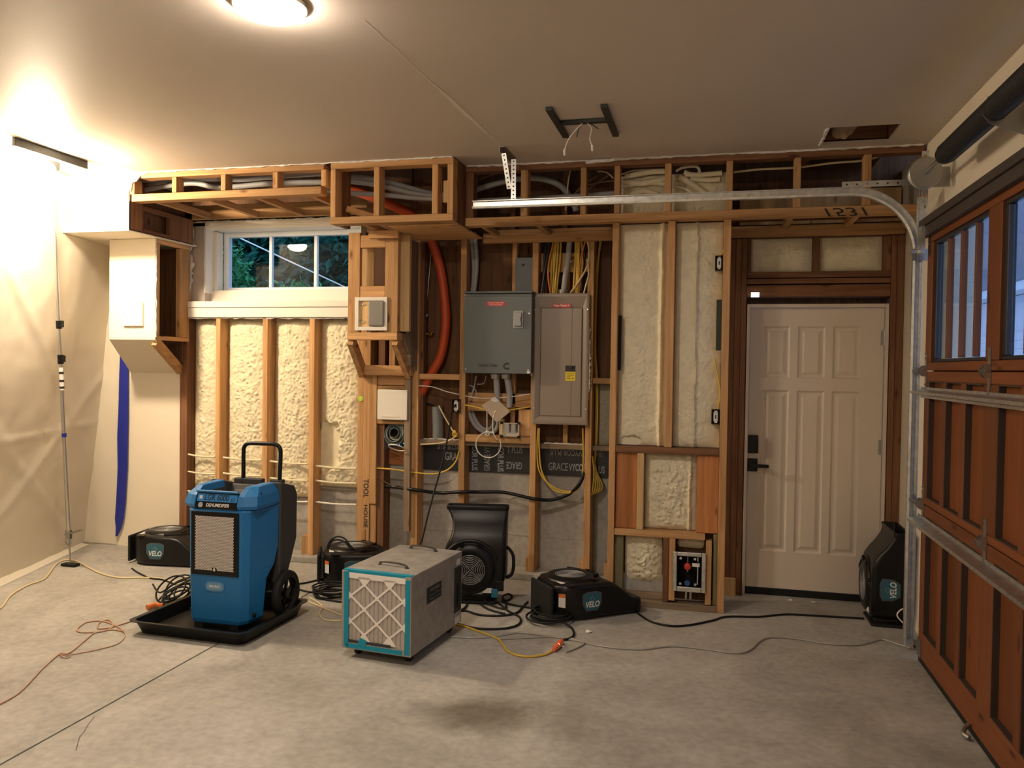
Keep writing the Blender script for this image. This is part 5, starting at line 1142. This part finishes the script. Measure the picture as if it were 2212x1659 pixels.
# die cut card lattice over the pleats
b = B(); U = lambda u, v: Vector((-fw+2*fw*u, -.0065, f1-(f1-f0)*v))
us = [-.02, .29, .51, .73, 1.0]; us = [.05, .29, .51, .73, .96]; vs_ = [.15, .32, .49, .67, .84]
for i in range(5):
    for j in range(4):
        for di in (-1, 1):
            k = i+di
            if 0 <= k < 5 and (i+j) % 2 == 1: b.bar(U(us[i], vs_[j]), U(us[k], vs_[j+1]), .0115, .002, (0, 1, 0))
for j in (1, 3):
    for u0, s in ((.05, -1), (.96, 1)):
        q = [U(u0, vs_[j]-.03), U(u0, vs_[j]+.03), U(u0+s*.055, vs_[j]+.075), U(u0+s*.055, vs_[j]-.075)]
        b.loft([q, [p+Vector((0, -.002, 0)) for p in q]])
for i in (1, 3):
    for v0, s in ((.15, -1), (.84, 1)):
        q = [U(us[i]-.035, v0), U(us[i]+.035, v0), U(us[i]+.12, v0+s*.10), U(us[i]-.12, v0+s*.10)]
        b.loft([q, [p+Vector((0, -.002, 0)) for p in q]])
for i in range(5):
    for j in range(5):
        if (i+j) % 2 == 1: b.cyl(U(us[i], vs_[j]), U(us[i], vs_[j])+Vector((0, -.0021, 0)), .011, n=12)
b.box(-fw, fw, -.0085, -.0065, f1-.030, f1)
mk('filter_card', b, paper, HP, label='white diamond lattice card of the filter')
b = B(); b.box(-fw+.01, fw*.52, -.0105, -.0088, f0+.012, f0+.030); mk('flap', b, charc, HP)
for (pa, pb) in (((821, 1219), (879, 1228)), ((888, 1184), (941, 1191))):
    A, Bq = local(HP, PZ(*pa, z1)), local(HP, PZ(*pb, z1)); A.z = Bq.z = z1
    mk('handle', B().tube(spl([A, A+Vector((.004, 0, .014)), A.lerp(Bq, .25)+Vector((0, 0, .020)), A.lerp(Bq, .75)+Vector((0, 0, .020)), Bq+Vector((-.004, 0, .012)), Bq], 6), .0065, 8).cyl(A, A+Vector((0, 0, .003)), .014, n=10).cyl(Bq, Bq+Vector((0, 0, .003)), .014, n=10), plain('handle_steel', (.16, .155, .15), .28, metal=.9), HP, smooth=True)
sd = lambda y0, y1, za, zb, t=.001: B().box(hw+.0003, hw+t, y0, y1, za, zb)
mk('warning_label', sd(.175, .365, .285, .375), ink, HP)
lt = lambda y, z: TM((hw+.0016, y, z), (0, 1, 0), (0, 0, 1))
text('label_text', 'WARNING', .026, lt(.28, .352), greyb, HP, bold=True, width=.12); text('label_text', 'Read instructions before use', .013, lt(.28, .325), greyb, HP, width=.15); text('label_text', 'Unplug to service', .014, lt(.28, .303), greyb, HP, width=.14)
mk('control_panel', sd(.545, .640, .13, .40, .003), ink, HP); mk('label', sd(.575, .625, .41, .445), labelw, HP); mk('label', sd(.56, .63, .06, .10), labelw, HP)
mk('panel_bar', sd(.585, .605, .16, .30, .008), blackp, HP)
for x in (-hw+.06, hw-.05):
    for y in (.07, dp_-.07): mk('caster', B().cyl((x-.012, y, .026), (x+.012, y, .026), .025, n=14).box(x-.018, x+.018, y-.018, y+.018, .046, z0-.0005), blackr, HP)
# ------------------------------------------------------------------ air movers: one is built standing, the others are copies
AM = thing('air_mover', 'black air mover standing upright with its outlet up, in front of the open studs', 'air mover')
def lv(z, xl, xr, yf, yb, r): 
    out = []; hx, hy, cx, cy = (xr-xl)/2, (yb-yf)/2, (xl+xr)/2, (yf+yb)/2; r = min(r, hx*.98, hy*.98)
    return rrect(hx, hy, z, r, 5, cx, cy)
L = [(.045, -.13, .10, -.09, .10, .06), (.055, -.165, .135, -.108, .113, .05), (.10, -.198, .180, -.115, .115, .035), (.18, -.216, .212, -.116, .115, .03), (.26, -.222, .216, -.116, .115, .03), (.34, -.220, .216, -.115, .115, .03), (.40, -.205, .216, -.114, .115, .03), (.45, -.180, .216, -.105, .115, .03), (.50, -.165, .216, -.078, .115, .028), (.55, -.168, .216, -.034, .115, .025), (.60, -.190, .217, .004, .115, .02), (.640, -.214, .218, .018, .115, .018)]
b = B(); b.loft([lv(*l) for l in L], True, False); mk('housing', b, blackp, AM, smooth=38)
b = B(); b.loft([lv(.632, -.216, .221, .016, .118, .02), lv(.658, -.222, .224, .012, .121, .02), lv(.664, -.218, .221, .015, .119, .02), lv(.662, -.206, .210, .026, .108, .015), lv(.56, -.150, .200, .010, .100, .015)], False, True); mk('outlet_lip', b, blackp, AM, smooth=38)
GC = (-.028, 0, .245)
mk('inlet_ring', B().lathe([(.108, -.02), (.106, .018), (.118, .022), (.150, .018), (.172, .004), (.176, -.004)], (GC[0], -.116, GC[2]), (0, -1, 0), 44, cap=False), blackp, AM, smooth=50)
mk('inlet_shade', B().lathe([(.107, 0), (.001, .001)], (GC[0], -.119, GC[2]), (0, -1, 0), 36, cap=False), blackmat, AM)  # black disc stands in for the shade inside the inlet recess
mk('impeller_face', B().loft([[Vector((GC[0]+R*math.cos(a), -.1215, GC[2]+R*math.sin(a))) for R in (.060, .100)] for a in [math.radians(200+i*10) for i in range(15)]], False, False), plain('impeller_grey', (.10, .10, .105), .5), AM)
b = B()
for i in range(8): b.ring((GC[0], -.132, GC[2]), (0, 1, 0), .016+.0122*i, .0026, 40, 5)
for a in (PI/4, 3*PI/4): b.cyl((GC[0]-.104*math.cos(a), -.133, GC[2]-.104*math.sin(a)), (GC[0]+.104*math.cos(a), -.133, GC[2]+.104*math.sin(a)), .0019, n=6)
mk('grille', b, plain('grille_wire', (.26, .26, .26), .4), AM)
hb2 = B(); hb2.tube([(GC[0]+.198*math.cos(a), -.128+.02*math.sin(a), GC[2]+.198*math.sin(a)) for a in [math.radians(25+i*7.5) for i in range(18)]], .013, 8)
for a in (25, 70, 110, 152):
    a = math.radians(a); hb2.bar((GC[0]+.165*math.cos(a), -.118, GC[2]+.165*math.sin(a)), (GC[0]+.20*math.cos(a), -.122, GC[2]+.20*math.sin(a)), .03, .02, (0, 1, 0))
mk('carry_handle', hb2, blackp, AM, smooth=50)
mk('foot_plate', B().box(-.15, .15, -.105, .105, .0, .022), blackr, AM, bevel=.010); mk('foot_neck', B().box(-.10, .08, -.07, .08, .0225, .05), charc, AM)
mk('side_clip', B().box(.150, .205, -.119, -.105, .10, .17), blackp, AM, bevel=.004)
shield = lambda k, x0, x1: B().prism([(y*k+.0, .275+z*k) for z, y in ((-.058, -.040), (-.03, -.052), (.03, -.052), (.058, -.040), (.056, .012), (.034, .048), (-.034, .048), (-.056, .012))], 'yz', x0, x1)
lg = mk('emblem', shield(1.3, .2135, .2195), plain('emblem_rim', (.07, .08, .085), .35), AM, bevel=.002); mk('emblem_face', shield(1.14, .2196, .2206), plain('emblem_blue', (.022, .11, .16), .4), lg)
text('emblem_text', 'VELO', .055, TM((.2210, .018, .275), (0, 0, 1), (0, -1, 0)), labelw, AM, bold=True, width=.108, shear=.15)
b = B(); b.ring((.2208, -.020, .275), (1, 0, 0), .014, .0012, 20, 4); mk('emblem_mark', b, greyink, AM)
mk('warning_label', B().box(.13, .165, -.119, -.1165, .07, .10), labelw, AM) if False else None
mk('end_label', B().box(.03, .095, -.060, .02, .0435, .0449).box(.0, .0, 0, 0, 0, 0) if False else B().box(.06, .125, -.117, -.1162, .085, .12), labelw, AM)
mk('plug_outlet', B().box(-.05, .06, -.120, -.1155, .075, .105), plain('outlet_grey', (.22, .22, .20), .5), AM)
for y in (-.114, .04):
    pass
for z in (.13, .155): mk('seam', B().box(.2126, .2150, -.10, .10, z+.0, z+.003) if z > .14 else B().box(.200, .2060, -.10, .10, z-.004, z-.001), plain('seam_dark', (.004, .004, .004), .8), AM) if False else None
rest = Matrix(((0, 0, 1), (-1, 0, 0), (0, -1, 0)))          # lying: outlet to the right, grille up, emblem to the front
def lying(a): return Matrix.Rotation(a, 3, 'Z') @ rest
def M4(R, l, s=1.): return Matrix.Translation(l) @ R.to_4x4() @ Matrix.Scale(s, 4)
upx = PY(1036, 1097, 5.33).x
Ac = AM; ACM = M4(Matrix.Rotation(math.radians(10), 3, 'Z'), (-1.535, 5.275, 0), .97); AM.matrix_world = ACM
copies = (
    (lying(math.radians(8)), (-4.485, 5.590, .120), .98, 'black air mover lying flat at left against the cream wall, emblem to the front'),
    (lying(math.radians(24)), (-2.80, 5.43, .120), .98, 'black air mover lying behind the metal air scrubber with a glowing orange plug on top'),
    (lying(math.radians(40)), (-1.035, 5.045, .120), .95, 'black air mover lying flat in the middle, outlet to the right, with an orange label'),
    (Matrix(((0, 1, 0), (-1, 0, 0), (0, 0, 1))), (1.105, 5.57, 0), .92, 'black air mover standing on end beside the white entry door'))
AMS = [AM]
for R, l, s, lb in copies: AMS.append(copy_tree(AM, M4(R, l, s), lb))
mk('blue_clip', B().box(.120, .165, -.122, -.105, .055, .115), plain('clip_blue', (.01, .15, .24), .45), AM, bevel=.004, label='blue corner clip')
mk('strap_handle', B().tube(spl([(.214, -.02, .385), (.235, -.03, .375), (.262, -.03, .33), (.266, -.03, .25), (.250, -.03, .195), (.214, -.03, .175)], 6), .012, 8), blackr, AM, smooth=True)
for o in AMS: o['group'] = 'black air movers'
# warning label on the end of the middle one, orange patch on the one behind
for o, mt in ((AMS[3], labelo), (AMS[2], labelo)):
    mk('warning_label', B().prism([(.146, .0585), (.184, .0885), (.1855, .087), (.1475, .057)], 'xz', -.035, .030), labelw, o)
    mk('label_band', B().prism([(.146, .058), (.184, .088), (.186, .086), (.148, .056)], 'xz', -.060, -.036), mt, o)
# ------------------------------------------------------------------ cords on the floor
def fl_(pts, r, k=8, lift=None):
    return spl([PZ(p[0], p[1], (p[2] if len(p) > 2 else r)) for p in pts], k)
def cord(name, label, pts, r, m, cat='cord', group=None, ends=None, n=8):
    return mk(name, B().tube(fl_(pts, r), r, n), m, label=label, cat=cat, group=group, smooth=60)
cord('extension_cord', 'cream extension cord running past the foot of the pole along the left wall', [(-25, 1330), (5, 1310), (24, 1285), (60, 1264), (96, 1250), (120, 1220), (140, 1210), (165, 1212), (195, 1228), (225, 1241), (260, 1248), (305, 1248), (345, 1250), (385, 1262)], .007, creamc)
cord('drain_tubing', 'thin tan tubing looping across the floor at lower left to the drip tray', [(-15, 1528), (40, 1497), (90, 1446), (128, 1413), (150, 1410), (185, 1382), (205, 1367), (240, 1360), (266, 1363), (258, 1356), (240, 1347), (215, 1341), (185, 1345), (166, 1360), (180, 1366), (225, 1363), (244, 1352), (235, 1339), (215, 1345), (212, 1357), (235, 1356), (280, 1343), (306, 1333)], .0048, pinkc, 'tubing')
cord('drain_tubing', 'faint second strand of thin tubing curving behind the tan loop at lower left', [(128, 1416, .004), (140, 1412, .016), (152, 1416, .005), (146, 1421, .004), (132, 1416, .010), (165, 1412, .004), (215, 1402, .004), (255, 1390, .004), (271, 1372, .004), (262, 1360, .012)], .0032, pinkc, 'tubing')
# messy black coil behind the tray
random.seed(12); ck = thing('cord_coil', 'messy coil of black cord heaped left of the dehumidifier', 'cord', PZ(368, 1310, 0)); base = PZ(372, 1306, 0)
for i in range(9):
    R = random.uniform(.085, .125); a = random.uniform(-.5, .5); tl = random.uniform(.15, 1.05); cz = .02+R*math.sin(tl)+random.uniform(0, .02)
    ax_ = Vector((math.sin(tl)*math.sin(a)-.2, -math.sin(tl), math.cos(tl)))
    mk('loop', B().ring(base+Vector((random.uniform(-.03, .05), random.uniform(-.02, .10), cz)), ax_, R, .0058, 34, 6), blackr, ck, world=True, smooth=60)
mk('tail', B().tube(spl([PZ(330, 1262, .07), PZ(345, 1280, .16), PZ(375, 1262, .24), PZ(400, 1252, .22), PZ(413, 1245, .2)], 7), .006, 6), blackr, ck, world=True)
mk('plug', B().tube([PZ(318, 1312, .02), PZ(336, 1306, .022), PZ(352, 1308, .02)], [.016, .018, .014], 10), orangec, ck, world=True, label='orange plug end', smooth=60)
cord('power_cord', 'short black cord from the left air mover along the floor', [(285, 1228), (300, 1238), (325, 1249), (350, 1252), (378, 1262)], .006, blackr)
# coil by the air mover behind the scrubber
ck = thing('cord_coil', 'black cord coiled on the floor beside the air mover behind the scrubber', 'cord', PZ(722, 1285, 0)); base = PZ(722, 1286, .0)
random.seed(3)
for i in range(6):
    mk('loop', B().ring(base+Vector((random.uniform(-.03, .03), random.uniform(-.03, .03), .010+.009*i)), (random.uniform(-.06, .06), random.uniform(-.06, .06), 1), .12+random.uniform(-.03, .02), .0062, 34, 6), blackr, ck, world=True, smooth=60)
for pts in ([(640, 1262), (665, 1258), (690, 1252), (706, 1250)], [(642, 1272), (665, 1278), (700, 1283), (720, 1290)], [(678, 1268), (690, 1290), (720, 1298), (742, 1300)]):
    mk('tail', B().tube(fl_(pts, .0065), .0065, 8), blackr, ck, world=True, smooth=60)
# arch of cord with a glowing plug on the air mover behind
pk = thing('power_cord', 'black cord arching up over the air mover behind the scrubber, plug glowing orange', 'cord', PY(709, 1190, 5.42))
for d in (0, 1):
    mk('cable', B().tube(pw([(709, 1190), (709+2*d, 1176+5*d), (718, 1164+4*d), (731, 1159+7*d), (745, 1164+7*d), (755, 1177+5*d), (765, 1186)], 5.42), .0062, 8), blackr, pk, world=True, smooth=60)
q = PY(709, 1194, 5.42); mk('plug', B().cyl(q+Vector((0, 0, .015)), q-Vector((-.006, 0, .022)), .016, .014, n=12), clearplug, pk, world=True, label='orange plug with a lit lamp', smooth=True); mk('plug_lamp', B().cyl(q+Vector((.004, -.012, -.004)), q+Vector((.005, -.017, -.010)), .006, n=8), neonM, pk, world=True)
for pts, lb in (([(640, 1290), (660, 1297), (690, 1310), (720, 1322), (742, 1330)], 'cream cord crossing the floor between dehumidifier and scrubber, longer strand'), ([(668, 1290), (695, 1308), (690, 1326), (700, 1338), (722, 1341), (742, 1340)], 'cream cord bending in a hook left of the scrubber')):
    cord('extension_cord', lb, pts, .0055, creamc)
# black hose-like cords right of the scrubber
for pts, lb in (([(984, 1322), (1005, 1319), (1035, 1328), (1080, 1330), (1115, 1324), (1130, 1310), (1140, 1300)], 'black cord across the floor from the scrubber to the middle air mover'),
        ([(984, 1346), (1020, 1356), (1060, 1359), (1100, 1356), (1122, 1347), (1122, 1333), (1098, 1320), (1080, 1305), (1070, 1300)], 'black cord making a wide loop right of the scrubber'),
        ([(1030, 1290, .02), (1035, 1302), (1055, 1316), (1090, 1326)], 'black cord dropping from the upright air mover to the floor'),
        ([(1045, 1295, .03), (1060, 1307), (1090, 1315), (1092, 1300), (1085, 1290, .05), (1098, 1283, .04), (1106, 1290), (1096, 1297), (1085, 1300), (1110, 1307), (1140, 1312), (1170, 1316)], 'black cord curling at the right foot of the upright air mover'),
        ([(984, 1322), (1003, 1314), (1010, 1302), (1013, 1290, .03)], 'short black cord between scrubber and upright air mover')):
    cord('power_cord', lb, pts, .0072, blackr)
q = PZ(1018, 1284, .045); mk('cord_plug', B().tube([q+Vector((-.04, 0, -.004)), q, q+Vector((.05, 0, .004))], [.010, .016, .012], 10), plain('amber_plug', (.42, .14, .06), .3), label='amber plug at the foot of the upright air mover', cat='plug', smooth=60)
ck = thing('cord_coil', 'black cord wound in a flat coil left of the middle air mover', 'cord', PZ(1190, 1345, 0)); base = PZ(1190, 1340, 0); random.seed(8)
for i in range(7):
    mk('loop', B().ring(base+Vector((random.uniform(-.025, .025), random.uniform(-.02, .03), .009+.008*i)), (random.uniform(-.09, .09), random.uniform(-.1, .1), 1), .135+random.uniform(-.03, .008), .0068, 36, 6), blackr, ck, world=True, smooth=60)
mk('tail', B().tube(fl_([(1222, 1347, .02), (1236, 1358), (1239, 1372), (1228, 1380), (1214, 1382)], .007), .007, 8), blackr, ck, world=True, smooth=60)
cord('extension_cord', 'yellow extension cord curving in front of the scrubber to a glowing plug', [(975, 1348), (1000, 1352), (1040, 1366), (1075, 1380), (1088, 1395), (1098, 1407), (1120, 1416), (1150, 1418), (1180, 1413), (1197, 1403)], .0066, yelc)
pk = thing('cord_plug', 'orange translucent plug glowing at the end of the yellow cord on the floor', 'plug', PZ(1204, 1396, 0))
a_, c_ = PZ(1196, 1404, .016), PZ(1214, 1384, .016); mk('socket', B().tube([a_, a_.lerp(c_, .3), a_.lerp(c_, .7), c_], [.010, .018, .020, .012], 12), clearplug, pk, world=True, smooth=60)
l_ = a_.lerp(c_, .5)+Vector((.004, -.017, .008)); mk('plug_lamp', B().cyl(l_, l_+Vector((0, -.004, .002)), .010, n=10), neonM, pk, world=True)
cord('power_cord', 'long black cord across the floor from the middle air mover to the door', [(1372, 1318), (1385, 1330), (1410, 1344), (1450, 1352), (1490, 1350), (1540, 1340), (1570, 1332), (1640, 1332), (1700, 1327), (1780, 1331), (1866, 1336)], .0068, blackr)
for pts, lb in (([(975, 1375), (1030, 1378), (1075, 1374), (1120, 1367), (1170, 1372), (1240, 1383), (1300, 1396), (1380, 1403), (1450, 1396), (1520, 1402), (1590, 1411), (1622, 1403), (1640, 1386), (1665, 1377), (1720, 1380), (1790, 1391), (1850, 1393), (1880, 1387), (1905, 1381), (1935, 1390), (1966, 1400)], 'long clear tube wandering across the open floor to the garage door track'), ([(1075, 1381), (1150, 1377), (1210, 1375), (1250, 1384), (1262, 1390), (1240, 1402), (1222, 1408)], 'short strand of clear tube beside the glowing plug')):
    mk('clear_tube', B().tube(fl_(pts, .0055), .0055, 8), plain('clear_tube', (.34, .32, .29), .25, coat=.4), label=lb, cat='tube', smooth=60)
cable('power_cord', 'black cord plugged into the outlet and hanging down to the air scrubber', 'cord', [(984, 874, 5.90), (976, 890, 5.80), (970, 930, 5.6), (955, 1000, 5.4), (940, 1055, 5.25), (925, 1110, 5.1), (913, 1160, 4.85), (903, 1184, 4.72)], 5.6, .0065, blackr)
# cord of the air mover by the door
cable('thin_wire', 'white cord hanging behind the air mover by the entry door', 'cord', [(1962, 1312, 5.35), (1945, 1318, 5.37), (1938, 1330, 5.36), (1950, 1345, 5.34)], 5.35, .004, whitec)
# debris
for k, (px, py, s) in enumerate(((1271, 1366, .022), (1074, 1331, .016), (1084, 1331, .012), (1708, 1298, .02), (1757, 1302, .016), (1216, 1398, .012))):
    c0 = PZ(px, py, 0); b = B(); r = random.Random(k)
    b.loft([[c0+Vector((s*(h)*math.cos(a)*r.uniform(.6, 1.1), s*h*math.sin(a)*r.uniform(.5, 1), z)) for a in [i*PI/4 for i in range(8)]] for h, z in ((.8, .001), (1, s*.3), (.6, s*.62), (.15, s*.7))])
    mk('foam_crumb', b, tornM, label=('white crumb on the open floor right of the glowing plug', 'white crumb inside the cord loop right of the scrubber', 'smaller white crumb beside another inside the cord loop', 'white crumb on the floor in front of the door, left', 'white crumb on the floor in front of the door, right', 'white crumb touching the glowing plug')[k], cat='debris', group='white crumbs on the floor')
# ------------------------------------------------------------------ outdoors
mk('ground', B().box(-12, 16, 6.4, 16, -.3, -.2).box(1.6, 16, -8, 6.4, -.3, -.2), plain('wet_asphalt', (.20, .21, .23), .6), kind='structure')
def bush(name, label, c, rad, n, m, size, seed, cat='bush', trunk=True):
    r = random.Random(seed); b = B(); c = Vector(c)
    for i in range(n):
        d = Vector((r.gauss(0, 1), r.gauss(0, 1), r.gauss(0, 1))).normalized()*(r.uniform(.35, 1)**.5)
        p = c+Vector((d.x*rad[0], d.y*rad[1], d.z*rad[2]))
        t = Vector((r.uniform(-1, 1), r.uniform(-1, 1), r.uniform(-1, .4))).normalized(); w = t.orthogonal().normalized()
        w = (w*math.cos(r.uniform(0, 6))+t.cross(w)*math.sin(r.uniform(0, 6))).normalized(); s = size*r.uniform(.6, 1.3); nn = t.cross(w)*s*.10
        b.add([p, p+t*s*.5+w*s*.22+nn, p+t*s, p+t*s*.5-w*s*.22+nn], [(0, 1, 2), (0, 2, 3)])
    o = thing(name, label, cat, (c.x, c.y, -.2)); mk('foliage', b, m, o, world=True)
    if trunk: mk('trunk', B().cyl((c.x, c.y, -.2), (c.x, c.y, c.z), .07, .03, n=8), PLY, o, world=True)
for i, x in enumerate((-7.4, -5.9, -4.4, -2.9)):
    bush('tall_shrub', ['dark leafy shrub outside beyond the left window pane', 'dark dense shrub outside behind the left mullion', 'dark glossy shrub outside behind the middle pane', 'dark shrub outside behind the right window pane'][i], (x, 9.4+.5*(i % 2), 2.4), (1.05, .8, 2.3), 9000, leafM, .17, 20+i)
c0 = PY(512, 590, 7.3); bush('light_shrub', 'bright green shrub outside at the left edge of the window', (c0.x-.10, 7.3, c0.z-.35), (.28, .3, .65), 1500, leafL, .08, 31)
c0 = PY(640, 620, 7.6); bush('low_hedge', 'light green low hedge outside along the foot of the window', (c0.x, 7.6, c0.z-.70), (.7, .35, .80), 3000, leafL, .08, 33)
for i, x in enumerate((-9.2, -6.4, -3.6)):
    bush('tall_hedge', ['dark hedge in the distance beyond the window, left', 'dark hedge in the distance beyond the window, middle', 'dark hedge in the distance beyond the window, right'][i], (x, 12.2, 2.6), (1.5, .8, 2.9), 8000, leafM, .26, 50+i)
mk('utility_wire', B().cyl(PY(505, 508, 8.0), PY(770, 632, 8.0), .008, n=6), whitec, label='thin slanting wire outside the window', cat='wire')
# house across the drive, seen through the garage door panes
HX = 7.0
nh = thing('neighbor_house', 'pale house with grey eaves across the drive, seen through the garage door windows', 'house', (HX, 18, -.2))
zl = PX(2100, 662, HX).z
for i in range(14):
    z = -.2+i*.2; 
    if z+.2 < zl: mk('siding_board', B().box(HX, HX+.03, 6.5, 30, z, z+.195), sidingM, nh, world=True, org=1)
mk('wall', B().box(HX+.03, HX+.2, 6.5, 30, -.2, zl), sidingM, nh, world=True)
mk('fascia', B().box(HX-.45, HX-.42, 6.3, 30.2, zl, zl+.22), plain('white_fascia', (.6, .62, .66), .6), nh, world=True)
mk('soffit', B().box(HX-.42, HX+.2, 6.3, 30.2, zl+.02, zl+.05), sidingM, nh, world=True)
mk('upper_wall', B().box(HX+1.2, HX+1.4, 6.5, 30, zl, 9.0), plain('dusky_shingles', (.20, .20, .24), .8), nh, world=True)
mk('roof', B().loft([[Vector((HX-.5, y, zl+.23)), Vector((HX+4, y, zl+2.6)), Vector((HX+4, y, zl+2.5)), Vector((HX-.4, y, zl+.15))] for y in (6.2, 30.3)]), roofM, nh, world=True)
